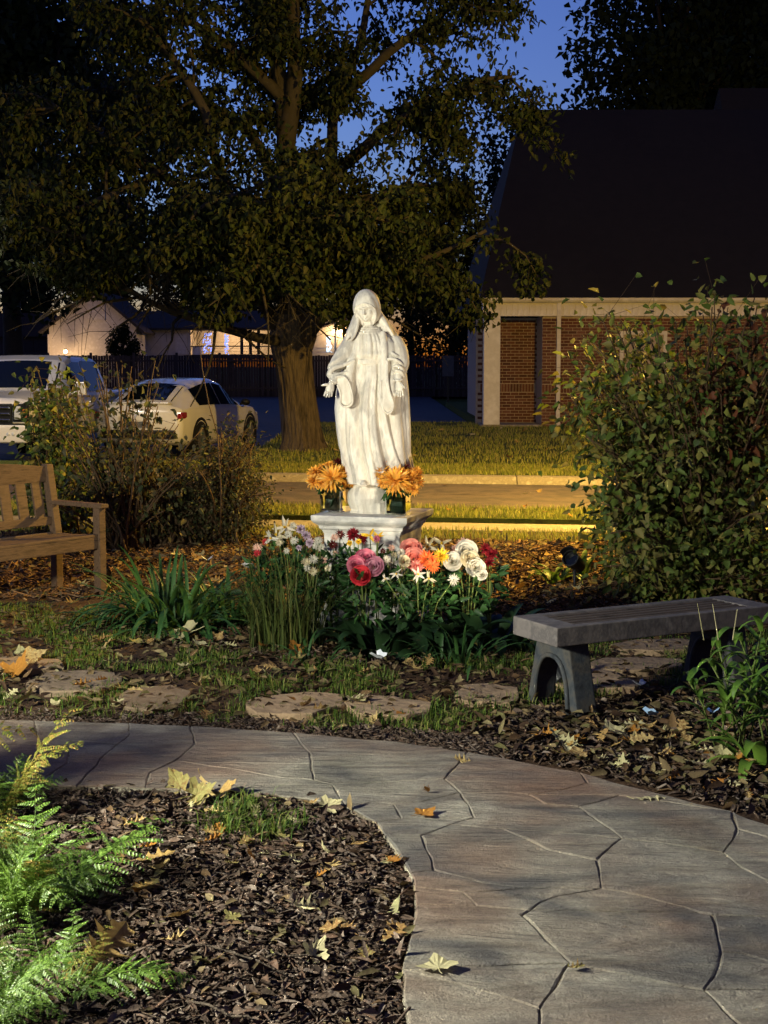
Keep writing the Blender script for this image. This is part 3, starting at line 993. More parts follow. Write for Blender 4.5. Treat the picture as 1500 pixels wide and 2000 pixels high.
def big_tree():
    Y = 25.6
    base = D(592, 888, Y); base.z = 0.05
    root = thing('maple_tree', 'big spreading maple with a thick furrowed trunk on the lawn behind the statue', 'tree', base)
    # trunk with root flare and vertical furrows
    prof = [(888, 592, 58), (878, 592, 47), (860, 591, 40), (830, 588, 37.5), (790, 583, 36), (750, 578, 35), (710, 573, 36), (685, 570, 39), (660, 572, 45), (640, 574, 44), (615, 576, 38)]
    NS = 96
    rings = []
    pz = []
    for py, pxc, hw in prof:
        q = D(pxc, py, Y)
        pz.append((q.x, max(q.z, 0.0) if py < 880 else -0.05 if py > 885 else .14, hw / (FPX / Y)))
    zz = np.linspace(pz[0][1], pz[-1][1], 70)
    xs = np.interp(zz, [p[1] for p in pz], [p[0] for p in pz]); rs = np.interp(zz, [p[1] for p in pz], [p[2] for p in pz])
    for z, x, r in zip(zz, xs, rs):
        ring = []
        for j in range(NS):
            th = 2 * math.pi * j / NS
            tw = th + .12 * noise.noise(Vector((math.cos(th) * 2, math.sin(th) * 2, z * .8)))
            fur = noise.noise(Vector((math.cos(tw) * 9, math.sin(tw) * 9, z * 1.1)))
            fl = max(0, (0.5 - z)) * (.28 * math.cos(5 * th + .8) + .1 * math.cos(3 * th))
            rr = r * (1 + fl * .6) + 0.022 * (abs(fur) ** .6 * (1 if fur > 0 else -1))
            ring.append((x + rr * math.cos(th), Y + rr * math.sin(th), z))
        rings.append(ring)
    mb = MB(); mb.loft(rings)
    keep_world(mb.build('trunk', 'bark', smooth=True), root)
    # main limbs, given as points seen in the photograph with their depths
    def Q(px, py, y): return D(px, py, y)
    limbs = [
        ([(572, 650, 25.6), (566, 560, 25.8), (562, 420, 26.0), (560, 270, 26.2), (540, 120, 26.3), (522, -60, 26.5)], .27, .10),
        ([(560, 290, 26.2), (572, 150, 26.1), (575, 0, 25.9), (585, -140, 25.8)], .18, .07),
        ([(545, 640, 25.5), (505, 560, 25.2), (460, 440, 24.9), (400, 215, 24.4), (330, 110, 24.2), (270, 30, 24.0)], .14, .04),
        ([(552, 665, 25.4), (500, 657, 25.0), (430, 640, 24.5), (340, 610, 24.0), (240, 560, 23.6), (120, 520, 23.3)], .10, .03),
        ([(595, 650, 25.6), (625, 560, 25.9), (645, 400, 26.2), (650, 240, 26.6), (700, 90, 27.0), (730, -40, 27.2)], .17, .05),
        ([(602, 655, 25.5), (640, 610, 25.2), (700, 560, 24.8), (780, 520, 24.4), (850, 500, 24.1), (950, 450, 24.0)], .11, .03),
        ([(480, 480, 25.0), (400, 400, 24.3), (300, 330, 23.7), (200, 270, 23.2), (90, 200, 22.8)], .13, .03),
        ([(560, 380, 26.0), (480, 250, 26.8), (380, 190, 27.4), (300, 190, 28.0), (200, 170, 28.5)], .12, .03),
        ([(648, 340, 26.4), (740, 260, 26.0), (830, 210, 25.6), (930, 160, 25.2), (1000, 150, 25.0)], .12, .03),
        ([(640, 430, 26.2), (720, 390, 27.0), (820, 360, 27.8), (900, 370, 28.4)], .11, .03),
        ([(575, 520, 25.8), (560, 450, 24.2), (520, 400, 22.9), (470, 380, 21.8), (400, 400, 20.9)], .12, .03),
        ([(590, 560, 25.7), (630, 480, 24.0), (690, 440, 22.8), (760, 430, 21.9)], .11, .03),
        ([(565, 480, 25.8), (540, 430, 27.4), (480, 420, 29.0), (400, 430, 30.5)], .12, .03),
        ([(560, 200, 26.2), (450, 90, 26.0), (330, 20, 26.0), (200, -60, 26.0)], .11, .03),
        ([(660, 200, 26.6), (760, 100, 26.0), (850, 40, 25.5), (920, -30, 25.2)], .11, .03),
        ([(505, 540, 25.2), (420, 520, 23.8), (310, 500, 22.8), (190, 470, 22.0), (60, 440, 21.6)], .11, .03),
        ([(330, 330, 23.8), (220, 380, 23.0), (120, 420, 22.6), (20, 420, 22.2)], .07, .02),
        ([(600, 600, 25.6), (590, 520, 23.6), (560, 500, 22.2), (500, 520, 21.2)], .09, .03),
    ]
    bw = MB()
    LP, LD = [], []
    rr = random.Random(5)
    def poly_at(pts, t):
        k = t * (len(pts) - 1); i = min(int(k), len(pts) - 2)
        return pts[i].lerp(pts[i + 1], k - i), (pts[i + 1] - pts[i]).normalized()
    for pl, r0, r1 in limbs:
        pts = [Q(*p) for p in pl]
        # smooth it
        sm = []
        for i in range(len(pts) - 1):
            for t in (0, .33, .66):
                p = pts[i].lerp(pts[i + 1], t); n = nvec(p * .9) * .07
                sm.append(p + n)
        sm.append(pts[-1])
        rad = [r0 + (r1 - r0) * (i / (len(sm) - 1)) for i in range(len(sm))]
        bw.tube(sm, rad, 9)
        length = sum((sm[i + 1] - sm[i]).length for i in range(len(sm) - 1))
        nsec = int(length * 2.6) + 3
        for s in range(nsec):
            t = rr.uniform(.22, 1.0)
            p, d = poly_at(sm, t)
            side = Vector((rr.gauss(0, 1), rr.gauss(0, 1), rr.gauss(0, .7)))
            dd = (d * .7 + side.normalized()).normalized()
            ln = rr.uniform(.8, 2.0) * (1.15 - .35 * t)
            q = [p]
            for k in range(4):
                dd = (dd + Vector((rr.gauss(0, .2), rr.gauss(0, .2), rr.gauss(0, .2) - .10))).normalized()
                q.append(q[-1] + dd * ln / 4)
            bw.tube(q, [.028 * (1 - .8 * i / 4) + .004 for i in range(5)], 5)
            for w in range(9):
                t2 = rr.uniform(.25, 1.0)
                p2, d2 = poly_at(q, t2)
                if p2.z < 2.0: continue
                e = (d2 * .5 + Vector((rr.gauss(0, .8), rr.gauss(0, .8), rr.gauss(0, .5) - .35))).normalized()
                l2 = rr.uniform(.3, .75)
                pts2 = [p2, p2 + e * l2 * .5, p2 + e * l2 + Vector((0, 0, -.12 * l2))]
                bw.tube(pts2, [.007, .005, .003], 3, cap=False)
                nl = rr.randint(22, 42)
                for _ in range(nl):
                    u = rr.random() ** .7
                    LP.append(p2 + e * l2 * u + Vector((rr.gauss(0, .13), rr.gauss(0, .13), rr.gauss(0, .10))))
    bo = keep_world(bw.build('limbs', 'bark_far', smooth=True), root)
    P = np.array([tuple(p) for p in LP])
    P = P[P[:, 2] > 2.45 + .25 * np.sin(P[:, 0] * 3) + .45 * (P[:, 0] < -3.2)]
    co = leaf_cloud(P, 1.1, .125, .075, 'maple', 'crown', six=True)
    co['kind'] = 'stuff'
    keep_world(co, root)
    print('maple leaves', len(P))
big_tree()

def far_tree(name, label, base, H, RX, RY, z0, n, leaf, m='dark_leaf', seed=1, clumps=26, group=None, trunk_r=.25):
    """trunk, limbs and a crown of leaf clumps"""
    r = np.random.default_rng(seed)
    root = thing(name, label, 'tree', base, 0, group)
    c = []
    while len(c) < clumps:
        q = r.uniform(-1, 1, 3)
        if np.linalg.norm(q) < 1 and np.linalg.norm(q) > .3:
            c.append((base[0] + q[0] * RX * .8, base[1] + q[1] * RY * .8, z0 + (H - z0) * (.5 + .46 * q[2]) * .97))
    mb = MB()
    top = Vector((base[0], base[1], z0 + (H - z0) * .6))
    mb.tube([(base[0], base[1], base[2] - .2), (base[0] + .1, base[1], (z0 + base[2]) / 2), top], [trunk_r * 1.4, trunk_r, trunk_r * .35], 10)
    for q in c:
        k = r.uniform(.2, .9)
        s = Vector((base[0], base[1], base[2] + (top.z - base[2]) * (.35 + .6 * k)))
        e = Vector(q)
        mb.tube([s, s.lerp(e, .5) + Vector((0, 0, .25)), e], [trunk_r * .3, trunk_r * .2, .03], 5)
    keep_world(mb.build('trunk', 'bark_far', smooth=True), root)
    P = []
    for q in c:
        k = n // clumps
        rad = np.array([RX * .42, RY * .42, (H - z0) * .2]) * r.uniform(.7, 1.25)
        d = r.normal(size=(k, 3)); d /= np.linalg.norm(d, axis=1, keepdims=True)
        P.append(np.array(q) + d * rad * (r.uniform(.2, 1, (k, 1)) ** .5) * r.uniform(.8, 1.15, (k, 1)))
    P = np.concatenate(P)
    o = leaf_cloud(P, .5, leaf, leaf * .65, m, 'crown'); o['kind'] = 'stuff'
    keep_world(o, root)
    return root

# tree whose trunk stands at the far left of the lot
p = D(22, 760, 40)
far_tree('oak_tree', 'dark trunked tree at the left picture edge behind the pickup truck', (p.x, 40, -.1), 13, 4.6, 4.5, 2.9, 16000, .30, 'dark_leaf', 21, 30, trunk_r=.3)
# the dark wood behind the lot and houses: tree tops seen against the sky
ROW = [(-120, 330, 118, 'far round tree closing the wood at the left picture edge'), (60, 300, 122, 'dark tree standing above the lit yellow windows'), (200, 345, 116, 'dark tree rising behind the gabled house'),
       (330, 300, 120, 'dark tree between the gabled house and the lit porch'), (450, 335, 114, 'dark tree rising behind the lamp-lit porch'), (560, 310, 118, 'dark tree hidden mostly behind the maple trunk'),
       (690, 330, 112, 'dark tree rising behind the statue and the two-lamp house'), (800, 340, 86, 'dark tree right of the statue behind the lot sign'), (880, 300, 84, 'dark tree closing the gap beside the brick building'),
       (955, 255, 82, 'dark tree whose top just clears the roof hip'), (1040, 205, 74, 'bumpy tree top beside the roof ridge against the sky'), (1105, 195, 70, 'slim tree top standing over the left roof ridge')]
for i, (px, py, y, lab) in enumerate(ROW):
    H = D(px, py, y).z
    x = D(px, 700, y).x
    wid = 3.6 if y > 100 else 2.6
    far_tree('wood_tree', lab, (x, y, 0.1), H, wid, wid, 1.2 if y > 100 else .6, 5200, .42 if y > 100 else .36, 'dark_leaf', 40 + i, 22, 'trees behind the lot and houses')
# tall black tree over the roof at the right
p = D(1330, 200, 52)
far_tree('tall_tree', 'tall black tree looming over the brick building roof at upper right', (p.x, 52, .1), D(1300, -260, 52).z, 3.7, 3.2, 7.0, 15000, .34, 'dark_leaf', 77, 36, trunk_r=.4)
p = D(1480, 200, 56)
far_tree('tall_tree', 'second tall black tree at the right picture edge behind the roof', (p.x + 1.5, 56, .1), D(1480, -300, 56).z, 4.2, 3.2, 6.0, 14000, .36, 'dark_leaf', 78, 34, trunk_r=.4)
# dark rounded shrub in front of the gabled house
p = D(240, 690, 90)
far_tree('yard_shrub', 'dark rounded shrub in front of the pale gabled house', (p.x, 90, .2), D(240, 627, 90).z, 1.1, 1.0, 1.2, 2600, .22, 'dark_leaf', 91, 14, trunk_r=.08)
# ------------------------------------------------------------------ pedestal and statue
mat('marble', [hx('d6cebf'), hx('c4bbab'), hx('dcd5c6'), hx('b0a99e'), hx('d0c8b8')], 5, 0.55, 0.12, 60, 0.35, bdist=0.004, stretch=(1.6, 1.6, .55))
mat('ped_stone', [hx('cfcabf'), hx('b0aca6'), hx('dad6cc'), hx('9c9a98')], 3.4, 0.6, 0.12, 40, 0.3, stretch=(1, 1, 2.0), bdist=0.004)

PC = Vector((-0.065, 8.72, 0))            # pedestal centre
PYAW = R(-17)
PTOP = 0.705

def pedestal():
    root = thing('pedestal', 'square pale stone pedestal with panelled sides under the statue', 'pedestal', PC, PYAW)
    def ring(h, z): return [(-h, -h, z), (h, -h, z), (h, h, z), (-h, h, z)]
    MB().loft([ring(.30, -.05), ring(.30, .07), ring(.285, .085), ring(.255, .12)]).build('plinth', 'ped_stone', root, bevel=.004)
    # body with recessed panels on every side
    hb = .238
    b = MB()
    b.box((0, 0, .345), (2 * hb - .04, 2 * hb - .04, .47))
    b.build('body', 'ped_stone', root)
    for k in range(4):
        M = Matrix.Rotation(k * math.pi / 2, 4, 'Z')
        f = MB()
        w, z0, z1 = hb, .11, .60
        f.box((0, -hb + .009, z1 - .034), (2 * w - .036, .022, .068), M).box((0, -hb + .009, z0 + .034), (2 * w - .036, .022, .068), M)
        for s in (-1, 1):
            f.box((s * (w - .036), -hb + .0095, (z0 + z1) / 2), (.070, .0235, z1 - z0 - .003), M)
        f.build('panel_frame', 'ped_stone', root, bevel=.003)
    cap = MB().loft([ring(.238, .585), ring(.250, .612), ring(.262, .622), ring(.266, .640), ring(.292, .660), ring(.301, .672), ring(.303, .700), ring(.300, PTOP)])
    cap.build('cap', 'ped_stone', root, bevel=.002)
pedestal()

def statue():
    root = thing('statue', 'white stone statue of a veiled robed woman with open lowered hands on the pedestal', 'statue', (PC.x - .008, PC.y, PTOP), R(-2))
    ZB = 1000.0
    SC = 316.0
    def px(x): return (x - 726.0) / SC
    def pz(y): return (ZB - y) / SC
    # octagonal base
    oc = MB()
    oct_ = lambda r, z: [(r * math.cos(R(22.5 + 45 * j)), r * math.sin(R(22.5 + 45 * j)), z) for j in range(8)]
    oc.loft([oct_(.145, 0), oct_(.145, .008), oct_(.140, .012), oct_(.140, .062), oct_(.134, .068), oct_(.128, .070)])
    oc.build('plinth', 'marble', root, bevel=.002)
    # globe-like mound under the feet
    mb = MB()
    mb.ball((px(722), -.01, pz(972)), (.142, .125, .130), nu=28, nv=14)
    mb.ball((px(760), .02, pz(952)), (.105, .11, .09), nu=28, nv=14)
    # ---- robe and mantle: one cross-section field around an upright axis
    NT, NZ = 420, 330
    ys = np.linspace(944, 640, NZ)
    Lp = [(944, 688), (920, 679), (900, 671), (870, 661), (840, 656), (800, 653), (765, 656), (740, 664), (720, 667), (690, 675), (672, 682), (660, 689), (652, 697), (646, 703), (640, 706)]
    Rp = [(944, 797), (920, 801), (900, 801), (870, 801), (840, 801), (800, 799), (765, 797), (740, 794), (720, 791), (690, 784), (672, 775), (660, 764), (652, 752), (646, 742), (640, 736)]
    li = lambda t, y: np.interp(y, [a[0] for a in t][::-1], [a[1] for a in t][::-1])
    th = np.linspace(-math.pi, math.pi, NT, endpoint=False)          # 0 = front, + = towards picture right
    rings = []
    belt = 709.0
    for y in ys:
        L, Rr = li(Lp, y), li(Rp, y)
        cx, a = px((L + Rr) / 2), (Rr - L) / 2 / SC
        b = float(np.interp(y, [640, 652, 665, 690, 720, 800, 900, 944], [.052, .085, .108, .125, .128, .142, .165, .165]))
        z = pz(y)
        s, c = np.sin(th), np.cos(th)
        r_out = 1 / np.sqrt((np.abs(s) / a) ** 2.3 + (np.abs(c) / b) ** 2.3) ** (2 / 2.3)
        # robe: narrower body inside the mantle
        u = (y - belt)
        ga = float(np.interp(y, [640, 655, 680, 700, 709, 720, 780, 860, 944], [.045, .10, .125, .108, .096, .108, .150, .185, .205]))
        gb = float(np.interp(y, [640, 652, 672, 695, 706, 709, 714, 730, 800, 900, 944], [.050, .080, .112, .124, .112, .106, .108, .122, .142, .165, .168]))
        r_g = 1 / np.sqrt((s / ga) ** 2 + (c / gb) ** 2)
        warp = np.array([noise.noise(Vector((math.sin(t) * 1.6, math.cos(t) * 1.6, z * 1.3))) for t in th])
        if y > belt + 3:      # skirt: long folds that swing to her left foot towards the hem
            k = (y - belt) / 240.0
            ph = th * (1.0 - .20 * k) + .22 * warp - .18 * k * k
            f = .55 * np.abs(np.sin(8.2 * ph + .6)) ** .75 + .45 * np.abs(np.sin(5.1 * ph + 1.9)) ** .8 + .18 * np.abs(np.sin(15 * ph))
            amp = .012 + .044 * min(1, k * 1.6)
            r_g = r_g + amp * (f - .62)
        elif y < belt - 3:    # bodice: gathered pleats
            k = (belt - y) / 60.0
            f = .6 * np.abs(np.sin(12.5 * (th + .1 * warp) + .3)) ** .8 + .4 * np.abs(np.sin(6.3 * (th + .12 * warp)))
            amp = .019 * smooth01(0, .25, k) * (1 - smooth01(.75, .98, k))
            r_g = r_g + amp * (f - .5) + .008 * math.exp(-((k - .18) / .16) ** 2)
        else:
            r_g = r_g + .005
        # mantle edges
        xe_l = float(np.interp(y, [640, 655, 680, 709, 760, 830, 900, 944], [-.062, -.060, -.078, -.085, -.10, -.108, -.108, -.10]))
        xe_r = float(np.interp(y, [640, 655, 680, 709, 760, 800, 850, 900, 930, 944], [.066, .062, .055, .052, .10, .115, .118, .128, .15, .19]))
        xo = cx + r_out * s
        back = c < -.1
        ml = smooth01(0, .024, (px(726) + xe_l) - xo)
        mr = smooth01(0, .024, xo - (px(726) + xe_r))
        mk = np.where(back, 1.0, np.maximum(ml, mr))
        fm = .5 * np.abs(np.sin(4.6 * (th + .25 * warp) + .5)) ** .7 + .5 * np.abs(np.sin(7.3 * (th + .2 * warp) + 1.1)) ** .8
        am = .028 * smooth01(690, 820, y) + .005
        r_m = r_out + am * (fm - .75)
        hem = smooth01(900, 930, y) * (s > .3) * 0.012 * np.sin(th * 14)
        r = np.where(mk > 0, np.maximum(r_g, r_g * (1 - mk) + (r_m + hem) * mk), r_g)
        rings.append([(cx * (1 if True else 0) + rr * ss, -rr * cc * 1.0, z) for rr, ss, cc in zip(r, s, c)])
    mb.loft(rings)
    # belt
    for dz, rad in ((pz(706.5), .006), (pz(709.5), .0065), (pz(712.5), .006)):
        loop = []
        for j in range(41):
            t = -1.35 + 2.7 * j / 40
            loop.append((px(722) + .098 * math.sin(t) * 1.0, -.112 * math.cos(t) - .002, dz))
        mb.tube(loop, rad, 8)
    # ---- neck and collar
    hc = Vector((px(717), -.036, pz(608)))
    mb.tube([(px(724), .005, pz(660)), (px(721), -.012, pz(640)), hc + Vector((0, 0, -.01))], [.055, .035, .036], 16)
    for rr, yy, fr in ((.060, 646, .004), (.068, 650, .0045), (.077, 654.5, .0045)):
        lp = [(px(722) + rr * math.sin(t) * 1.12, -.012 - rr * .92 * math.cos(t), pz(yy) + .012 * (1 - math.cos(t))) for t in np.linspace(-1.5, 1.5, 30)]
        mb.tube(lp, fr, 6)
    # ---- head with hood: direction field
    NA, NB = 150, 110
    rings = []
    for i in range(NB + 1):
        la = -math.pi / 2 + math.pi * (i * .995 + .0025 * NB) / NB
        ring = []
        for j in range(NA):
            lo = 2 * math.pi * j / NA
            if lo > math.pi: lo -= 2 * math.pi
            dx, dy, dz = math.cos(la) * math.sin(lo), -math.cos(la) * math.cos(lo), math.sin(la)
            up = .118 if dz > 0 else .105
            rh = 1 / math.sqrt((dx / .083) ** 2 + (dy / (.086 if dy < 0 else .10)) ** 2 + (dz / up) ** 2)
            rh += .0022 * math.sin(9 * lo + 2 * la) * math.cos(la)
            rf = 1 / math.sqrt((dx / .060) ** 2 + (dy / .078) ** 2 + ((dz) / .084) ** 2)
            ld, bd = math.degrees(lo), math.degrees(la)
            g = lambda l0, b0, sl, sb: math.exp(-((ld - l0) / sl) ** 2 - ((bd - b0) / sb) ** 2)
            rf += .024 * g(0, -9, 6.0, 5.0) + .015 * g(0, 0, 4.5, 9) + .008 * g(0, 13, 26, 5)      # nose, brow
            rf -= .013 * (g(-19, 3, 9, 6) + g(19, 3, 9, 6))                                    # eye hollows
            rf += .009 * (g(-19, 1.5, 7, 3) + g(19, 1.5, 7, 3))                                # lowered lids
            rf += .007 * g(0, -24.5, 10, 2.6) + .0075 * g(0, -30, 8.5, 3) - .004 * g(0, -27.3, 9, 1.4) - .004 * g(0, -35, 9, 2.5)   # lips
            rf += .009 * g(0, -43, 10, 6) + .005 * (g(-33, -12, 12, 12) + g(33, -12, 12, 12)) - .003 * g(0, -18, 4, 4)
            # oval opening of the hood
            e = (ld / 47.0) ** 2 + ((bd + 14) / (41.0 if bd > -14 else 140.0)) ** 2
            k = smooth01(.90, 1.10, e)
            hair = .003 * math.sin(ld * .16 + bd * .12) * math.exp(-((e - .86) / .14) ** 2) + .006 * math.exp(-((e - .88) / .1) ** 2)
            rim = .0075 * math.exp(-((e - 1.13) / .10) ** 2)
            r = (rf + hair) * (1 - k) + (rh + rim) * k
            ring.append((r * dx, r * dy, r * dz))
        rings.append(ring)
    HM = Matrix.Translation(hc) @ Matrix.Rotation(R(-11), 4, 'Z') @ Matrix.Rotation(R(13), 4, 'X') @ Matrix.Rotation(R(-4), 4, 'Y')
    head_rings = rings
    # ---- veil falling from the hood to the shoulders
    NV = 120
    rings = []
    for y in np.linspace(668, 606, 46):
        L = np.interp(y, [606, 620, 632, 645, 655, 668], [697, 692, 692, 687, 681, 676])
        Rr = np.interp(y, [606, 620, 632, 645, 655, 668], [739, 748, 757, 766, 773, 781])
        cx, a = px((L + Rr) / 2), (Rr - L) / 2 / SC
        b = float(np.interp(y, [606, 640, 668], [.085, .09, .118]))
        t = np.linspace(-math.pi, math.pi, NV, endpoint=False)
        s, c = np.sin(t), np.cos(t)
        ro = 1 / np.sqrt((s / a) ** 2 + (c / b) ** 2)
        op = float(np.interp(y, [606, 630, 648, 668], [50, 46, 54, 70]))
        mk = smooth01(0, 7, np.abs(np.degrees(t)) - op)
        ri = np.minimum(.045, ro * .7)
        r = ri * (1 - mk) + (ro + .006 * np.sin(t * 12 + y * .06) * mk) * mk
        rings.append([(cx + rr * ss, .012 - rr * cc, pz(y)) for rr, ss, cc in zip(r, s, c)])
    mb.loft(rings)
    def sweep(pts, rad, n=14, flat=1.0, up=(0, 0, 1)):
        # smoothed tube through photograph points (x, y, depth)
        P = [Vector((px(p[0]), p[2], pz(p[1]))) for p in pts]
        out, rr = [], []
        m = len(P)
        for i in range(m - 1):
            p0, p1, p2, p3 = P[max(i - 1, 0)], P[i], P[i + 1], P[min(i + 2, m - 1)]
            for q in range(6):
                t = q / 6
                out.append(.5 * ((2 * p1) + (p2 - p0) * t + (2 * p0 - 5 * p1 + 4 * p2 - p3) * t * t + (3 * p1 - p0 - 3 * p2 + p3) * t ** 3))
                rr.append(rad[i] + (rad[i + 1] - rad[i]) * t)
        out.append(P[-1]); rr.append(rad[-1])
        mb.tube(out, rr, n, flat=flat, up=up)
    # her right side (picture left): veil tail, sleeve, cuff
    sweep([(696, 622, -.03), (692, 638, -.055), (684, 655, -.080), (677, 668, -.088)], [.022, .027, .024, .008], flat=.6)
    sweep([(700, 626, -.055), (697, 645, -.078), (692, 660, -.094), (686, 670, -.098)], [.012, .014, .012, .004])
    # upper arm, elbow, forearm of the picture-left arm
    sweep([(689, 668, -.02), (676, 692, -.055), (662, 712, -.085), (650, 726, -.11)], [.055, .058, .050, .030])
    sweep([(680, 690, -.10), (664, 704, -.12), (650, 714, -.125), (646, 724, -.125)], [.010, .013, .015, .012])
    sweep([(695, 706, -.115), (672, 716, -.135), (654, 722, -.138), (646, 733, -.135), (650, 741, -.13)], [.008, .013, .016, .016, .010])
    sweep([(692, 727, -.13), (674, 730, -.145), (660, 733, -.150), (650, 735, -.145)], [.006, .009, .010, .008])
    sweep([(696, 680, -.06), (690, 705, -.090), (684, 735, -.125), (686, 760, -.138), (688, 790, -.142)], [.020, .028, .026, .020, .008])
    # hanging sleeve: a folded flap that ends in a point
    def flap(pl, d0, d1, th_):
        P = [(px(a), pz(b)) for a, b in pl]
        cxx, czz = sum(p[0] for p in P) / len(P), sum(p[1] for p in P) / len(P)
        rings = []
        for k, sc_ in ((0, .82), (1, 1.0), (2, 1.0), (3, .80)):
            yo = (d0 - th_ * (1.25 if k == 0 else .7 if k == 1 else -.5 if k == 2 else -.8))
            rings.append([(cxx + (p[0] - cxx) * sc_, yo + (d1 - d0) * (pz(735) - p[1]) / .2, czz + (p[1] - czz) * sc_) for p in P])
        mb.loft(rings)
    flap([(663, 738), (676, 734), (686, 742), (692, 770), (692, 788), (684, 794), (674, 793), (667, 786), (668, 768), (662, 750)], -.145, -.150, .016)
    sweep([(660, 737, -.165), (674, 737, -.168), (684, 748, -.172), (691, 772, -.176), (690, 789, -.178), (678, 795, -.178), (668, 787, -.176), (668, 770, -.172), (662, 752, -.168)], [.006] * 9, n=8)
    # inner tight sleeve and wrist
    sweep([(662, 735, -.125), (657, 742, -.145), (652, 749, -.155)], [.030, .026, .023])
    sweep([(648, 741, -.155), (653, 746, -.172), (661, 748, -.165)], [.008, .009, .008], n=8)
    # her left side (picture right)
    sweep([(768, 668, .0), (778, 690, -.035), (782, 712, -.070), (778, 728, -.10)], [.050, .056, .052, .040])
    sweep([(762, 690, -.10), (774, 698, -.105), (786, 708, -.085), (793, 725, -.05)], [.005, .011, .012, .008])
    sweep([(758, 704, -.125), (768, 704, -.135), (782, 712, -.125), (792, 730, -.085)], [.006, .011, .013, .010])
    sweep([(766, 720, -.13), (774, 717, -.142), (784, 721, -.138), (790, 733, -.11)], [.006, .010, .011, .009])
    sweep([(767, 728, -.13), (775, 726, -.146), (784, 729, -.144), (788, 738, -.12)], [.005, .009, .010, .008])
    # long fold from the shoulder, then the hanging sleeve with its pointed end
    sweep([(748, 652, -.070), (750, 680, -.098), (750, 705, -.112), (748, 735, -.130), (746, 765, -.145)], [.016, .026, .026, .018, .012])
    flap([(748, 700), (756, 706), (757, 735), (759, 762), (766, 782), (768, 798), (760, 806), (750, 802), (744, 780), (744, 745)], -.135, -.165, .014)
    sweep([(757, 706, -.14), (758, 740, -.155), (761, 765, -.168), (768, 785, -.176), (767, 800, -.180), (759, 807, -.180), (750, 800, -.180), (745, 775, -.172), (745, 745, -.160)], [.005, .006, .007, .008, .008, .008, .007, .006, .005], n=8)
    sweep([(770, 728, -.105), (766, 745, -.125), (768, 770, -.135), (769, 792, -.135)], [.022, .024, .020, .010])
    sweep([(779, 728, -.115), (778, 738, -.130), (777, 747, -.138)], [.030, .026, .022])
    sweep([(769, 743, -.145), (777, 745, -.162), (786, 742, -.145)], [.006, .008, .007], n=8)
    # bare feet under the hem
    for fx, fy in ((712, -.145), (742, -.13)):
        mb.ball((px(fx), fy, pz(940)), (.024, .055, .020), nu=14, nv=8)
        for t in range(4):
            mb.ball((px(fx) - .016 + t * .011, fy - .052 + .004 * abs(t - 1), pz(943)), (.0065, .012, .008), nu=8, nv=6)
    # the snake coiled over the mound
    sn = [(px(700) + .085 * t + .01 * math.sin(t * 16), -.10 + .03 * t - .02 * math.sin(math.pi * t), pz(958) + .02 * math.sin(t * 9)) for t in np.linspace(0, 1, 24)]
    mb.tube(sn, [.011] * 20 + [.010, .013, .011, .004], 8)
    # union of the masses into one continuous surface
    me = mb.mesh('figure_raw')
    bmm = bmesh.new(); bmm.from_mesh(me); bmesh.ops.recalc_face_normals(bmm, faces=bmm.faces); bmm.to_mesh(me); bmm.free()
    ob = bpy.data.objects.new('figure_raw', me); COL.objects.link(ob)
    md = ob.modifiers.new('r', 'REMESH'); md.mode = 'VOXEL'; md.voxel_size = .0034; md.adaptivity = 0
    sm = ob.modifiers.new('s', 'SMOOTH'); sm.iterations = 3; sm.factor = .5
    dg = bpy.context.evaluated_depsgraph_get()
    fin = bpy.data.meshes.new_from_object(ob.evaluated_get(dg))
    bpy.data.objects.remove(ob)
    print('statue faces', len(fin.polygons))
    # hands keep their own fine fingers, rooted in the wrists
    hb = MB()
    def hand(wr, fd, side, thumb, hs=.86):
        """wrist point, finger direction, across direction (towards the thumb), palm faces the front"""
        wr, fd, ac = Vector(wr), Vector(fd).normalized(), Vector(side).normalized()
        ac = (ac - fd * ac.dot(fd)).normalized()
        nrm = fd.cross(ac)
        if nrm.y > 0: nrm = -nrm
        pal = wr + fd * .038
        rings = []
        hv0 = len(hb.v)
        for k, (t, w, h) in enumerate(((-.012, .018, .015), (.006, .022, .014), (.03, .029, .014), (.052, .030, .012), (.064, .027, .009))):
            cpt = wr + fd * t
            rings.append([cpt + ac * (w * math.cos(a)) + nrm * (h * math.sin(a)) for a in np.linspace(0, 2 * math.pi, 14, endpoint=False)])
        hb.loft(rings)
        for k, (o, ln, sp) in enumerate(((.021, .048, .10), (.007, .054, .02), (-.007, .050, -.05), (-.020, .040, -.13))):
            b0 = wr + fd * .056 + ac * o
            d = (fd + ac * sp).normalized()
            curl = .12 + .05 * k
            pts = [b0, b0 + d * ln * .38 + nrm * .002, b0 + d * ln * .72 + nrm * ln * curl * .5, b0 + d * ln * .97 + nrm * ln * curl * 1.3, b0 + d * ln + nrm * ln * curl * 1.45]
            hb.tube(pts, [.0082, .0078, .0070, .0058, .003], 8)
        b0 = wr + fd * .014 + ac * .018 + nrm * .004
        td = (fd * thumb[0] + ac * thumb[1] + nrm * .35).normalized()
        hb.tube([b0, b0 + td * .022, b0 + td * .040 + fd * .002, b0 + td * .052 + fd * .004], [.011, .0095, .0078, .003], 8)
        for q in range(hv0, len(hb.v)):
            hb.v[q] = tuple(wr + (Vector(hb.v[q]) - wr) * hs)
    hand((px(651), -.162, pz(750)), (-.25, -.35, -1), (-1, 0, .1), (.45, 1.0))
    hand((px(778), -.146, pz(748)), (.12, -.30, -1), (1, -.2, 0), (.75, .55))
    hb.loft(head_rings, HM)
    bmm = bmesh.new(); bmm.from_mesh(fin)
    hm = hb.mesh('h'); bmm.from_mesh(hm)
    bmm.to_mesh(fin); bmm.free()
    put('figure', fin, 'marble', root, smooth=True)
statue()
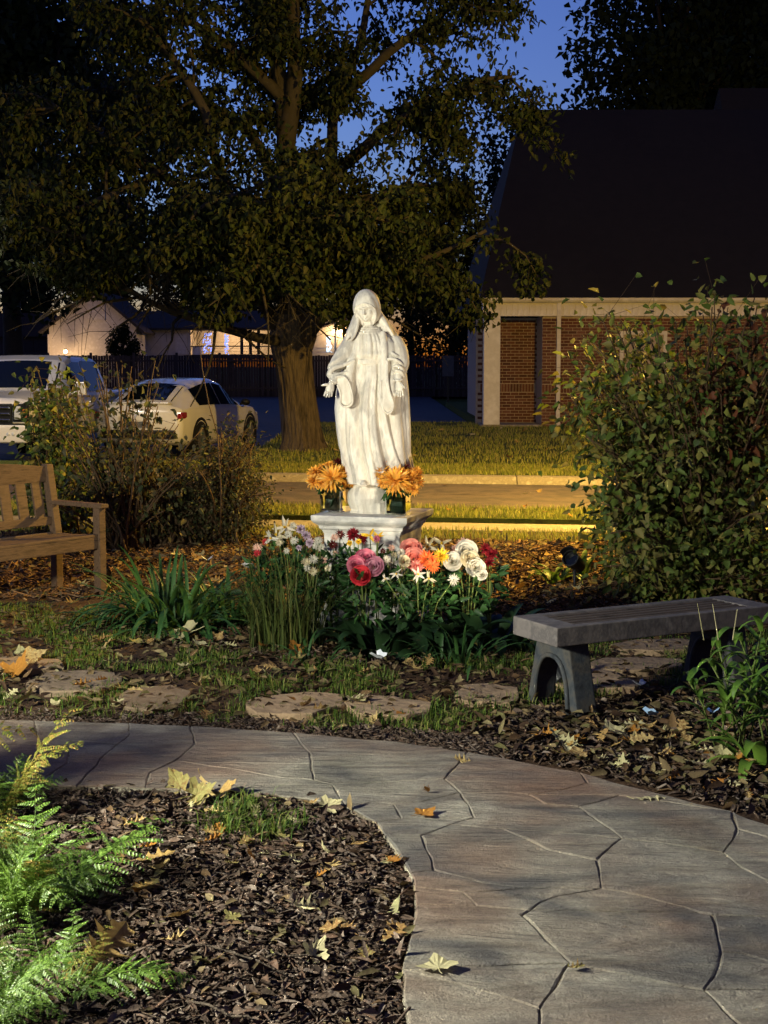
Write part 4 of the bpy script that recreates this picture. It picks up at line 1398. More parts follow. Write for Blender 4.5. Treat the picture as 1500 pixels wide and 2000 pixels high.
# ------------------------------------------------------------------ benches
mat('teak', [hx('4a3a2a'), hx('5e4a38'), hx('3e3024')], 6, 0.7, 0.4, 30, 0.25, stretch=(1, 6, 6), bdist=0.006)
mat('grey_bench', [hx('5f5a58'), hx('6d6763'), hx('54504f'), hx('75706c')], 9, 0.75, 0.35, 60, 0.25, bdist=0.004)
mat('bench_slat', [hx('4c443f'), hx('584e48'), hx('433c38')], 9, 0.8, 0.35, 60, 0.2, bdist=0.004)
mat('bench_leg', [hx('2c3034'), hx('3c4044'), hx('4a4844'), hx('34363a')], 11, 0.8, 0.5, 70, 0.2, bdist=0.004)

def wood_bench():
    o = G(112, 1151, 0.0)
    root = thing('wooden_bench', 'brown slatted wooden garden bench with armrests cut off by the left edge', 'bench', o, R(53))
    Lb = 1.5                                  # local: right end at x=0, runs to -x, front at -y
    def part(name, c, s, M=None, bev=.006): return MB().box(c, s, M).build(name, 'teak', root, bevel=bev)
    for x in (0, -Lb):
        part('leg', (x, 0, .20), (.06, .065, .44))
        # raked back post
        MB().loft([[(x - .03, -.0325 + k * .0, .42), (x + .03, -.0325, .42), (x + .03, .0325, .42), (x - .03, .0325, .42)],
                   [(x - .03, .05, .90), (x + .03, .05, .90), (x + .03, .11, .90), (x - .03, .11, .90)]] if True else []).build('back_post', 'teak', root, bevel=.005) if (k := 0) == 0 else None
        part('leg', (x, -.46, .30), (.06, .065, .64))
        part('armrest', (x, -.24, .632), (.075, .56, .03))
        part('side_rail', (x, -.23, .375), (.035, .40, .075))
    part('apron', (-Lb / 2, -.462, .375), (Lb - .06, .03, .085))
    part('apron', (-Lb / 2, .01, .375), (Lb - .06, .03, .085))
    for i in range(6):
        part('seat_slat', (-Lb / 2, -.445 + i * .08, .425 - .006 * i), (Lb - .062, .068, .022))
    part('lower_rail', (-Lb / 2, .022, .50), (Lb - .06, .03, .06))
    # cambered top rail
    rg = []
    for i in range(17):
        x = -.03 - (Lb - .06) * i / 16
        z = .885 + .05 * (1 - ((i - 8) / 8) ** 2)
        rg.append([(x, .062, .775), (x, .062, z), (x, .098, z), (x, .098, .775)])
    MB().loft(rg).build('top_rail', 'teak', root, bevel=.004)
    rk = math.atan2(.055, .3)
    for i in range(10):
        x = -.115 - i * .1415
        part('slat', (x, .05, .65), (.085, .018, .26), Matrix.Translation((0, .05, .65)) @ Matrix.Rotation(-rk, 4, 'X') @ Matrix.Translation((0, -.05, -.65)), .004)
wood_bench()

def stone_bench():
    A, B = G(1088, 1227, .43), G(1500, 1184, .43)
    u = (B - A).normalized()
    ang = math.atan2(u.y, u.x)
    root = thing('grey_bench', 'backless grey slatted bench with arched dark legs in front of the big shrub', 'bench', (A.x, A.y, 0), ang)
    Lb, Wb, zt, th = 1.30, .36, .43, .088       # local: front-left top corner at the origin, width towards +y
    def part(name, c, s, m='grey_bench', bev=.008): return MB().box(c, s).build(name, m, root, bevel=bev, seg=3)
    fr = MB()
    o4 = [(0, 0), (Lb, 0), (Lb, Wb), (0, Wb)]; i4 = [(.13, .05), (Lb - .13, .05), (Lb - .13, Wb - .05), (.13, Wb - .05)]
    vs_ = [(x, y, zt) for x, y in o4] + [(x, y, zt) for x, y in i4] + [(x, y, zt - th) for x, y in o4] + [(x, y, zt - th) for x, y in i4]
    fs_ = []
    for j in range(4):
        k = (j + 1) % 4
        fs_ += [(j, k, 4 + k, 4 + j), (8 + k, 8 + j, 12 + j, 12 + k), (8 + j, 8 + k, k, j), (4 + j, 4 + k, 12 + k, 12 + j)]
    fr.add(vs_, fs_)
    fr.build('seat_frame', 'grey_bench', root, bevel=.006, seg=3)
    n = 5
    pitch = (Wb - .10) / n
    for i in range(n):
        part('slat', (Lb / 2, .05 + pitch * (i + .5), zt - .022), (Lb - .264, pitch - .027, .040), 'bench_slat', .005)
    part('under_board', (Lb / 2, Wb / 2, zt - .082), (Lb - .264, Wb - .104, .03), 'bench_leg', .0)
    # arched legs: two splayed feet joined under the seat
    c, h = Wb / 2, zt - th
    out = [(c - .215, 0), (c - .20, .03), (c - .125, h), (c + .125, h), (c + .20, .03), (c + .215, 0), (c + .140, 0)]
    arch = [(c + .130 * math.cos(a) ** .8, .06 + .205 * math.sin(a)) for a in np.linspace(0.12, math.pi / 2 - .02, 8)]
    arch2 = [(2 * c - y, z) for y, z in reversed(arch)]
    poly = out + arch + arch2 + [(c - .140, 0)]
    for x in (.10, Lb - .26):
        m = MB()
        ringA = [(x, y, z) for y, z in poly]; ringB = [(x + .115, c + (y - c) * 1.0, z) for y, z in poly]
        m.loft([ringB, ringA])
        m.build('leg', 'bench_leg', root, bevel=.010, seg=3)
        # raised lip round the arch
        lip = [(x - .004, y, z) for y, z in [(c + .140, .01)] + arch + arch2 + [(c - .140, .01)]]
        MB().tube(lip, .012, 8).build('leg_lip', 'bench_leg', root, smooth=True)
stone_bench()

# ------------------------------------------------------------------ lamps
def add_light(kind, root, loc, energy, color, size=.05, aim=None, cone=None, blend=.5):
    d = bpy.data.lights.new('lamp_light', kind)
    d.energy = energy; d.color = color; d.shadow_soft_size = size
    if kind == 'SPOT':
        d.spot_size = cone; d.spot_blend = blend
    o = bpy.data.objects.new('lamp_light', d); COL.objects.link(o)
    o.location = loc
    if aim is not None:
        o.rotation_euler = (Vector(aim) - Vector(loc)).to_track_quat('-Z', 'Y').to_euler()
    bpy.context.view_layer.update()
    o.parent = root
    o.matrix_parent_inverse = T(root.location, root.rotation_euler[2]).inverted()
    return o

def garden_spot(base, aim, label, lit=0.0, h=.16, cone=R(75), color=(1, .86, .66), s=1.0):
    base = Vector(base)
    root = thing('garden_spotlight', label, 'spotlight', base)
    keep_world(MB().tube([base + Vector((0, 0, -.08)), base + Vector((0, 0, h))], [.006, .013], 8).build('stake', 'dark_metal', smooth=True), root)
    hd = base + Vector((0, 0, h + .03))
    d = (Vector(aim) - hd).normalized()
    q = d.to_track_quat('Z', 'Y').to_matrix().to_4x4()
    M = Matrix.Translation(hd) @ q @ Matrix.Diagonal((s, s, s, 1))
    keep_world(MB().lathe([(.012, -.085), (.036, -.075), (.042, -.02), (.046, .045), (.050, .05), (.050, .075), (.044, .075), (.043, .05)], 18, M).build('head', 'dark_metal', smooth=False), root)
    keep_world(MB().lathe([(.001, .046), (.041, .046), (.041, .05), (.001, .052)], 16, M).build('lens', 'lens' if lit else 'glass_dark'), root)
    # cowl above the lens
    cw = [[M @ Vector((r * math.cos(a), r * math.sin(a), z)) for a in np.linspace(.3, math.pi - .3, 9)] for r, z in ((.05, .07), (.056, .115), (.0525, .115), (.0465, .07))]
    cm = MB()
    n = 9
    vs = [p for r_ in cw for p in r_]
    fs = []
    for i in range(4):
        for j in range(n - 1):
            a, b = i * n, ((i + 1) % 4) * n
            fs.append((a + j, a + j + 1, b + j + 1, b + j))
    cm.add(vs, fs)
    keep_world(cm.build('cowl', 'dark_metal'), root)
    if lit:
        add_light('SPOT', root, hd + d * .12, lit, color, .035, aim, cone, .6)
    return root

garden_spot((.86, 7.02, 0.0), (-.07, 8.70, 1.58), 'small black spotlight behind the grey bench leg aimed up at the statue', 9.0, .05, R(78), (1, .86, .64))
garden_spot(tuple(G(1122, 1152)), G(1030, 1000, 1.0) + Vector((-.6, 2, .5)), 'unlit black spotlight on a stake in the mulch beside the big shrub', 0, .17, s=1.25)
garden_spot(tuple(G(205, 1150)), G(60, 1060, .7), 'unlit black spotlight low in the mulch behind the wooden bench', 0, .06, s=1.25)

def street_lamp():
    x, y = 5.9, 13.5
    root = thing('street_lamp', 'amber street lamp on a tall pole beside the driveway, beyond the right edge', 'street lamp', (x, y, .05))
    H = 4.4
    keep_world(MB().tube([(x, y, 0), (x, y, .3), (x, y, H)], [.10, .07, .05], 12).build('pole', 'dark_metal', smooth=True), root)
    keep_world(MB().tube([(x, y, H - .05), (x - .4, y + .2, H + .2), (x - .9, y + .45, H + .25)], [.035, .03, .03], 8).build('arm', 'dark_metal', smooth=True), root)
    c = (x - 1.1, y + .55, H + .22)
    keep_world(MB().ball(c, (.30, .17, .09), nu=16, nv=8).build('lamp_head', 'dark_metal', smooth=True), root)
    keep_world(MB().ball((c[0], c[1], c[2] - .06), (.2, .12, .08), nu=14, nv=8).build('diffuser', 'sodium', smooth=True), root)
    add_light('SPOT', root, (c[0], c[1], c[2] - .16), 760, (1, .61, .10), .10, (c[0] - 4.6, c[1] + 4, c[2] - 4.6), R(164), .25)
street_lamp()

def lot_lamp():
    x, y, H = -8.6, 20.6, 4.6
    root = thing('lot_lamp', 'parking lot lamp on a pole beyond the left edge, near the truck', 'street lamp', (x, y, -.12))
    keep_world(MB().tube([(x, y, -.2), (x, y, .2), (x, y, H)], [.09, .06, .045], 12).build('pole', 'dark_metal', smooth=True), root)
    keep_world(MB().box((x + .25, y + .15, H + .03), (.6, .3, .09), None).build('lamp_head', 'dark_metal', bevel=.03), root)
    keep_world(MB().box((x + .3, y + .15, H - .025), (.36, .2, .016)).build('diffuser', 'lens'), root)
    add_light('SPOT', root, (x + .3, y + .15, H - .06), 80, (1, .84, .64), .08, (x + 3.6, y + 5.5, 0), R(88), .5)
lot_lamp()

def post_lamp():
    x, y = -3.5, 3.45
    root = thing('post_lamp', 'white garden post lamp beside the path, beyond the left edge', 'lamp', (x, y, 0))
    H = 1.85
    keep_world(MB().tube([(x, y, -.1), (x, y, H - .12)], [.035, .03], 12).build('post', 'dark_metal', smooth=True), root)
    keep_world(MB().lathe([(.02, -.12), (.08, -.10), (.085, -.08), (.06, -.07)], 16, T((x, y, H))).build('lamp_base', 'dark_metal'), root)
    keep_world(MB().ball((x, y, H + .12), .20, nu=20, nv=12).build('globe', 'lens', smooth=True), root)
    keep_world(MB().lathe([(.12, .0), (.11, .01), (.03, .05), (.001, .06)], 16, T((x, y, H + .32))).build('hood', 'dark_metal'), root)
    add_light('POINT', root, (x + .44, y, H + .12), 120, (1.0, .99, .82), .20)
post_lamp()

# ------------------------------------------------------------------ mulch, litter and leaves
def chips(name, poly, n, size, label, seed, zlift=.012, avoid=None, m='chip'):
    r = np.random.default_rng(seed)
    P = scatter(poly, n, seed)
    if avoid is not None:
        P = P[~in_poly(P[:, 0], P[:, 1], avoid)]
    n = len(P)
    a = r.uniform(0, 2 * math.pi, n)
    tilt = r.normal(0, .28, n); roll = r.normal(0, .35, n)
    u = np.stack([np.cos(a) * np.cos(tilt), np.sin(a) * np.cos(tilt), np.sin(tilt)], 1)
    s = np.stack([-np.sin(a), np.cos(a), np.zeros(n)], 1)
    w = np.cross(u, s)
    s2 = s * np.cos(roll)[:, None] + w * np.sin(roll)[:, None]
    w2 = np.cross(u, s2)
    L = (size * r.lognormal(-.15, .5, n))[:, None] / 2
    W = (size * r.uniform(.10, .42, n))[:, None] / 2
    H = (size * r.uniform(.02, .09, n))[:, None] / 2
    P[:, 2] = zlift * r.uniform(.1, 1.6, n)
    c = []
    for k, (i, j, q) in enumerate(((-1, -1, -1), (1, -1, -1), (1, 1, -1), (-1, 1, -1), (-1, -1, 1), (1, -1, 1), (1, 1, 1), (-1, 1, 1))):
        jit = r.uniform(.55, 1.1, (n, 1))
        c.append(P + u * L * i * jit + s2 * W * j * r.uniform(.5, 1.1, (n, 1)) + w2 * H * q)
    V = np.stack(c, 1).reshape(-1, 3)
    i = np.arange(n)[:, None] * 8
    fs = np.array([[3, 2, 1, 0], [4, 5, 6, 7], [0, 1, 5, 4], [1, 2, 6, 5], [2, 3, 7, 6], [3, 0, 4, 7]])
    F = (i[:, None, :] + fs[None]).reshape(-1, 4)
    return tag(put(name, npmesh(name, V, F), m), label, 'mulch', kind='stuff')

def poly_px(*pts): return [tuple(G(*p)[:2]) for p in pts]
ISLAND = poly_px((-260, 1530), (60, 1536), (285, 1540), (480, 1551), (600, 1564), (668, 1576), (732, 1610), (772, 1664), (797, 1710), (804, 1765), (796, 1830), (782, 1892), (786, 1945), (797, 2010), (800, 2250), (-260, 2250))
RIGHTBED = poly_px((930, 1462), (1040, 1488), (1130, 1503), (1230, 1530), (1330, 1555), (1430, 1580), (1500, 1606), (1720, 1680), (1800, 1420), (1640, 1330), (1330, 1345), (1180, 1375), (1000, 1395), (900, 1440))
MIDBED = poly_px((380, 1205), (640, 1190), (980, 1180), (1060, 1230), (1000, 1285), (740, 1300), (480, 1280), (280, 1258), (200, 1240))
BACKBED = [S(-4.5, 13.1), S(4.6, 13.1), tuple(G(1700, 1190)[:2]), tuple(G(1000, 1205)[:2]), tuple(G(500, 1215)[:2]), tuple(G(200, 1170)[:2]), tuple(G(-120, 1172)[:2])]
mat('chip_tan', [hx('38281c'), hx('57402c'), hx('6d4f35'), hx('84664a'), hx('4a3424'), hx('93785a')], 30, 0.85, 0.4, 80, 0.2, island=True)
chips('mulch', ISLAND, 26000, .034, 'dark shredded mulch in the fern bed beside the path', 31)
chips('mulch', RIGHTBED, 11000, .034, 'dark shredded mulch under the grey bench', 32)
chips('mulch', MIDBED, 5000, .040, 'dark shredded mulch in front of the flowers', 33)
chips('mulch', BACKBED, 20000, .055, 'tan shredded mulch around the pedestal and shrubs', 34, m='chip_tan')

chips('mulch', poly_px((-160, 1385), (372, 1398), (690, 1420), (930, 1436), (1010, 1455), (1010, 1490), (690, 1448), (372, 1425), (-160, 1408)), 3800, .034, 'dark mulch along the far edge of the path', 35, avoid=PATH_POLY)
GRASSY = poly_px((-160, 1178), (200, 1190), (330, 1250), (500, 1285), (700, 1300), (1000, 1290), (1060, 1240), (1340, 1232), (1560, 1230), (1560, 1275), (1300, 1340), (1180, 1362), (1000, 1390), (930, 1430), (690, 1436), (372, 1412), (-160, 1398))
FLAGW = [[tuple(G(*p)[:2]) for p in f] for f in FLAGS]
def mid_grass():
    P = scatter(GRASSY, 34000, 51)
    keep = np.array([hnoise(p[0], p[1], 2.6, 9) + .5 * hnoise(p[0], p[1], 7, 2) > -.02 + .2 * (random.random() - .5) for p in P])
    for f in FLAGW:
        keep &= ~in_poly(P[:, 0], P[:, 1], f)
    P = P[keep]; P[:, 2] = -.01
    V, F = blades(P, .062, .0048, .9, 52)
    tag(put('grass', npmesh('grass', V, F), 'blade'), 'short clumpy grass growing between the stepping stones', 'grass', kind='stuff')
    tf = []
    for px_, py_, n, rad in ((470, 1600, 260, .10), (520, 1640, 120, .08), (440, 1630, 90, .07), (560, 1625, 60, .06)):
        c = G(px_, py_)
        q = np.stack([rng.normal(c.x, rad * .6, n), rng.normal(c.y, rad * .6, n), np.zeros(n)], 1); tf.append(q)
    V, F = blades(np.concatenate(tf), .085, .0045, 1.2, 53)
    tag(put('grass', npmesh('grass', V, F), 'blade'), 'small bright grass tuft growing in the leafy mulch', 'grass', kind='stuff')
mid_grass()

# fallen leaves: lobed oak leaves and pointed maple leaves with a curl
mat('leaf_tan', [hx('8f7440'), hx('a98c56'), hx('7a5a34'), hx('b8a26c'), hx('6b4a2c'), hx('8a8450')], 9, 0.7, 0.2, 50, 0.2, obj=True, transl=.15)
mat('leaf_pale', [hx('a9a27c'), hx('b8ae84'), hx('8d8a62')], 14, 0.7, 0.2, 50, 0.2, obj=True, transl=.15)
mat('leaf_orange', [hx('8f6128'), hx('a0702e'), hx('7a4c22')], 14, 0.7, 0.2, 50, 0.2, obj=True, transl=.15)
mat('litter', [hx('2c2018'), hx('4a3828'), hx('5e4a32'), hx('6e6044'), hx('3a2c22'), hx('52502f'), hx('7c6e50')], 12, 0.75, 0.2, 60, 0.15, island=True)

OAK = [(0, .008), (.10, .02), (.17, .13), (.22, .20), (.25, .10), (.31, .07), (.38, .20), (.45, .34), (.47, .20), (.53, .10), (.60, .22), (.68, .36), (.70, .20), (.76, .11), (.83, .20), (.88, .22), (.91, .10), (1.0, .004)]
def oak_mesh(seed, curl, width=1.0):
    r = random.Random(seed)
    V, F = [], []
    n = len(OAK)
    def z(t, w):
        return curl * (1.1 * w * w * 3 + .5 * (t - .45) ** 2) + .05 * noise.noise(Vector((t * 4, w * 5, seed))) + .02 * abs(w)
    for t, w in OAK:
        a, b = w * width * r.uniform(.8, 1.15), w * width * r.uniform(.8, 1.15)
        bend = .10 * math.sin(t * 3 + seed)
        V += [(t - .5, bend + a, z(t, a)), (t - .5, bend, z(t, 0)), (t - .5, bend - b, z(t, b))]
    for i in range(n - 1):
        F += [(i * 3, i * 3 + 1, i * 3 + 4, i * 3 + 3), (i * 3 + 1, i * 3 + 2, i * 3 + 5, i * 3 + 4)]
    mb = MB(); mb.add(V, F)
    mb.tube([(-.68, .02 * math.sin(seed), .03), (-.5, .10 * math.sin(seed), z(0, 0))], [.010, .012], 5)
    return mb.mesh('oak_leaf')
def maple_mesh(seed, curl):
    r = random.Random(seed)
    pts = []
    lobes = [(-152, .34), (-122, .30), (-98, .44), (-76, .52), (-62, .36), (-46, .40), (-34, .34), (-18, .46), (-8, .52), (0, .62), (9, .50), (18, .46), (34, .33), (46, .42), (62, .36), (78, .50), (98, .44), (122, .28), (152, .33), (180, .08)]
    V = [(0, 0, 0)]
    for a, q in lobes:
        q *= r.uniform(.88, 1.1); a = R(a + r.uniform(-4, 4))
        V.append((q * math.cos(a), q * math.sin(a), curl * q * q * 1.4 * (1 + .4 * math.sin(2 * a + seed)) + r.uniform(-.02, .05)))
        if True:
            pass
    n = len(lobes)
    mids = [(v[0] * .5, v[1] * .5, v[2] * .28 - .01) for v in V[1:]]
    V += mids
    F = []
    for i in range(n):
        j = (i + 1) % n
        F += [(1 + i, 1 + j, 1 + n + j, 1 + n + i), (0, 1 + n + i, 1 + n + j)]
    mb = MB(); mb.add(V, F)
    mb.tube([(0, 0, 0), (-.3, .03, .02), (-.55, .02, .06)], [.012, .010, .009], 5)
    return mb.mesh('maple_leaf')
LEAFM = {}
for key in ('leaf_tan', 'leaf_pale', 'leaf_orange'):
    L_ = [oak_mesh(i + 1, [.3, .55, .15, .8, -.3][i], [1, .85, 1.1, .9, 1][i]) for i in range(5)] + [maple_mesh(i + 20, [.35, .12, .6][i]) for i in range(3)]
    for me in L_: me.materials.append(MATS[key])
    LEAFM[key] = L_
rl = random.Random(99)
def fallen(p, size, key, label, group=None, var=None, rot=None, z=None, tilt=.25):
    var = rl.randrange(8) if var is None else var
    me = LEAFM[key][var]
    o = bpy.data.objects.new('maple_leaf' if var > 4 else 'oak_leaf', me); COL.objects.link(o)
    o.location = (p[0], p[1], (.02 if z is None else z) + .003)
    o.scale = (size,) * 3
    o.rotation_euler = (rl.gauss(0, tilt), rl.gauss(0, tilt), rl.uniform(0, 6.28) if rot is None else rot)
    return tag(o, label, 'leaf', group)
ZP = .034
fallen(G(856, 1893, .035), .115, 'leaf_pale', 'big pale curled maple leaf casting a shadow on the near path', None, 6, R(100), ZP + .004, .12)
fallen(G(1122, 1890, .035), .060, 'leaf_tan', 'small tan leaf in a joint of the path right of the pale maple leaf', None, 3, R(10), ZP)
fallen(G(826, 1590, .035), .10, 'leaf_orange', 'amber leaf flat on the path beside the tip of the mulch bed', None, 6, R(40), ZP, .1)
fallen(G(834, 1548, .035), .055, 'leaf_orange', 'small orange leaf standing up on the path', None, 1, R(70), ZP + .01, .8)
fallen(G(905, 1485, .035), .085, 'leaf_tan', 'tan leaf caught in a crack near the far path edge', None, 0, R(200), ZP)
fallen(G(1270, 1557, .035), .13, 'leaf_pale', 'long narrow pale oak leaf lying across the path near the mulch', None, 4, R(5), ZP, .1)
fallen(G(300, 1692), .145, 'leaf_tan', 'large spotted oak leaf on the mulch right of the fern', None, 2, R(20), .03)
fallen(G(215, 1905), .19, 'leaf_tan', 'tan oak leaf standing on edge under the low fern frond', None, 0, R(80), .07, .9)
fallen(G(365, 1250), .24, 'leaf_pale', 'large pale crumpled leaf under the strap-leaved clump', None, 5, R(160), .04, .3)
fallen(G(1480, 1528), .16, 'leaf_tan', 'broad yellow-tan leaf on the mulch at the right edge', None, 2, R(190), .03)
fallen(G(1370, 1402), .17, 'leaf_pale', 'pale green oak leaf propped against the right-hand leafy plant', None, 0, R(150), .05, .5)
fallen(G(60, 1288, .03), .16, 'leaf_tan', 'brown curled leaf on the leftmost stepping stone', None, 6, R(30), .05, .3)
fallen(G(30, 1328), .18, 'leaf_orange', 'orange-tan pointed leaf in the grass by the left edge', None, 7, R(60), .04, .4)
fallen(G(700, 1372, .03), .11, 'leaf_pale', 'green-tinged leaf at the end of the flat stepping stone', None, 5, R(80), .045, .4)
fallen(G(1205, 1443), .11, 'leaf_pale', 'pale forked leaf on the mulch in front of the grey bench', None, 0, R(-70), .03, .3)
fallen(G(640, 1592), .10, 'leaf_pale', 'pale leaf at the corner where mulch meets path', None, 5, R(30), .03, .4)
fallen(G(775, 1795), .10, 'leaf_pale', 'pale leaf on the mulch edge beside the path', None, 1, R(100), .03, .4)
for k, px_, py_ in ((0, 350, 1555), (1, 400, 1560), (2, 440, 1566), (3, 385, 1575)):
    fallen(G(px_, py_), .13, 'leaf_tan', 'broad tan leaf heaped at the back of the fern bed', 'tan leaves heaped at the back of the fern bed', (5, 2, 6, 7)[k], None, .04, .5)
def strew(poly, n, lo, hi, label, group, seed, zmax=.03, keys=('leaf_tan', 'leaf_tan', 'leaf_tan', 'leaf_pale', 'leaf_pale', 'leaf_orange')):
    for p in scatter(poly, n, seed):
        key_ = rl.choice(keys); var_ = rl.randrange(8)
        fallen(p, rl.uniform(lo, hi), key_, dict(leaf_tan='tan', leaf_pale='pale', leaf_orange='orange-brown')[key_] + (' lobed oak leaf' if var_ < 5 else ' broad maple leaf') + label[8:], group, var_, None, rl.uniform(.012, zmax), .35)
strew(poly_px((230, 1570), (640, 1580), (770, 1690), (790, 1830), (780, 1960), (420, 1980), (330, 1850), (230, 1700)), 46, .05, .095, 'dry leaf lying on the dark mulch of the fern bed', 'dry leaves on the fern bed', 61)
strew(poly_px((1040, 1440), (1240, 1420), (1480, 1440), (1490, 1590), (1340, 1550), (1180, 1510), (1050, 1480)), 70, .05, .12, 'dry leaf in the leaf drift before the grey bench', 'dry leaves before the grey bench', 62, .05)
strew(poly_px((200, 1240), (900, 1290), (1000, 1400), (690, 1425), (372, 1405), (0, 1390), (0, 1250)), 55, .06, .12, 'dry leaf in the grass between the stepping stones', 'dry leaves among the stepping stones', 63, .05)
strew(poly_px((0, 1100), (120, 1080), (480, 1080), (480, 1150), (200, 1190), (0, 1175)), 40, .07, .13, 'dry leaf on the mulch around the wooden bench', 'dry leaves around the wooden bench', 64, .04)
strew(poly_px((980, 1090), (1250, 1080), (1320, 1160), (1000, 1190)), 40, .07, .12, 'dry leaf on the mulch between flowers and big shrub', 'dry leaves between flowers and shrub', 65, .04)
strew([(-1.8, 22.6), (5, 21.8), (4.5, 34), (-1.5, 34)], 40, .09, .15, 'dry leaf fallen on the far lawn', 'dry leaves on the far lawn', 66, .16)
for o_ in [o for o in scene.objects if o.get('group') == 'dry leaves on the far lawn']: o_.location.z = .13
strew(band(14.7, 15.4, -3, 3.6), 14, .07, .11, 'dry leaf on the grass verge by the driveway', 'dry leaves on the near verge', 67, .1)
for o_ in [o for o in scene.objects if o.get('group') == 'dry leaves on the near verge']: o_.location.z = .095
strew(band(15.8, 19.2, -2.2, 4), 10, .08, .12, 'dry leaf on the driveway asphalt', 'dry leaves on the driveway', 68, .025)
def litter(poly, n, size, label, seed, zmax=.03, m='litter'):
    P = scatter(poly, n, seed)
    r = np.random.default_rng(seed)
    P[:, 2] = r.uniform(.008, zmax, n)
    Dr = r.normal(size=(n, 3)) * np.array([1, 1, .22])
    V, F = leaf_geo(P, Dr, size * r.uniform(.5, 1.5, n), size * r.uniform(.2, .6, n), six=True, up=r.normal(size=(n, 3)) * .6 + np.array([0, 0, 1.2]), curl=r.normal(0, .3, (n, 1)) if False else .15)
    tag(put('leaf_litter', npmesh('leaf_litter', V, F), m), label, 'leaf litter', kind='stuff')
litter(ISLAND, 3600, .042, 'dark rotted leaf flakes and bark over the fern bed', 76, .032, 'chip')
litter(RIGHTBED, 2000, .048, 'dark rotted leaf flakes under the grey bench', 77, .035, 'chip')
litter(ISLAND, 900, .05, 'scraps of dry leaf mixed into the fern bed mulch', 71)
litter(RIGHTBED, 1700, .065, 'scraps of dry leaf drifted in front of the grey bench', 72, .045)
litter(MIDBED, 1200, .06, 'scraps of dry leaf before the flowers', 73)
litter(GRASSY, 2600, .055, 'scraps of dry leaf caught in the grass between stones', 74, .04)
litter(BACKBED, 5200, .075, 'scraps of dry leaf over the mulch around the pedestal', 75, .03)
# twigs on the mulch
for k, (a, b, c) in enumerate((((340, 1860), (410, 1848), (560, 1905)), ((520, 1870), (560, 1868), (625, 1872)), ((365, 1955), (450, 1985), (500, 1995)), ((1190, 1425), (1230, 1440), (1285, 1445)))):
    pts = [G(*q, .03) for q in (a, b, c)]
    me = MB(); me.tube([pts[0], pts[0].lerp(pts[1], .5) + Vector((0, 0, .01)), pts[1], pts[1].lerp(pts[2], .6) + Vector((.005, 0, .008)), pts[2]], [.004, .0035, .0035, .003, .002], 6)
    tag(me.build('twig', 'bark', smooth=True), ['thin forked twig on the mulch near the low fern frond', 'straight pale twig on the mulch nearest the path', 'bent twig at the bottom edge of the fern bed', 'thin twig in the leaf drift before the grey bench'][k], 'twig')
# ------------------------------------------------------------------ plants
mat('fern', [hx('48641f'), hx('648430'), hx('527026'), hx('7a963f'), hx('3e561f')], 5, 0.42, 0, spec=0.45, island=True, transl=.3)
mat('fern_old', [hx('5d6a24'), hx('7a7a30'), hx('8a6a34')], 6, 0.6, 0, spec=0.25, island=True, transl=.3)
mat('strap', [hx('24401e'), hx('33542a'), hx('3f6030'), hx('2a4824')], 7, 0.5, 0, spec=0.3, obj=True, transl=.25)
mat('lance', [hx('4a6a26'), hx('61802f'), hx('3c5c22'), hx('748a3c')], 7, 0.5, 0, spec=0.3, obj=True, transl=.25)
mat('reed', [hx('3c4a20'), hx('525c2a'), hx('2e3c1a'), hx('666434')], 5, 0.6, 0, spec=0.25, island=True, transl=.3)
mat('broad', [hx('182c18'), hx('23381e'), hx('1c3220')], 5, 0.45, 0, spec=0.35, obj=True, transl=.2)
mat('shrub', [hx('4f6226'), hx('647632'), hx('42542a'), hx('767e3a'), hx('867c3e'), hx('6a683e')], 4, 0.55, 0, spec=0.25, island=True, transl=.3)
mat('shrub_brown', [hx('404a28'), hx('4c4a2e'), hx('344026'), hx('584e32'), hx('5c5840')], 4, 0.6, 0, spec=0.25, island=True, transl=.3)
mat('shrub_red', [hx('6a3c24'), hx('75482c'), hx('543a20')], 4, 0.6, 0, spec=0.25, island=True, transl=.3)
mat('stem', [hx('4a3a28'), hx('5e4a34')], 8, 0.8)
mat('stem_green', [hx('4d5c2a'), hx('5e6a34')], 8, 0.7)

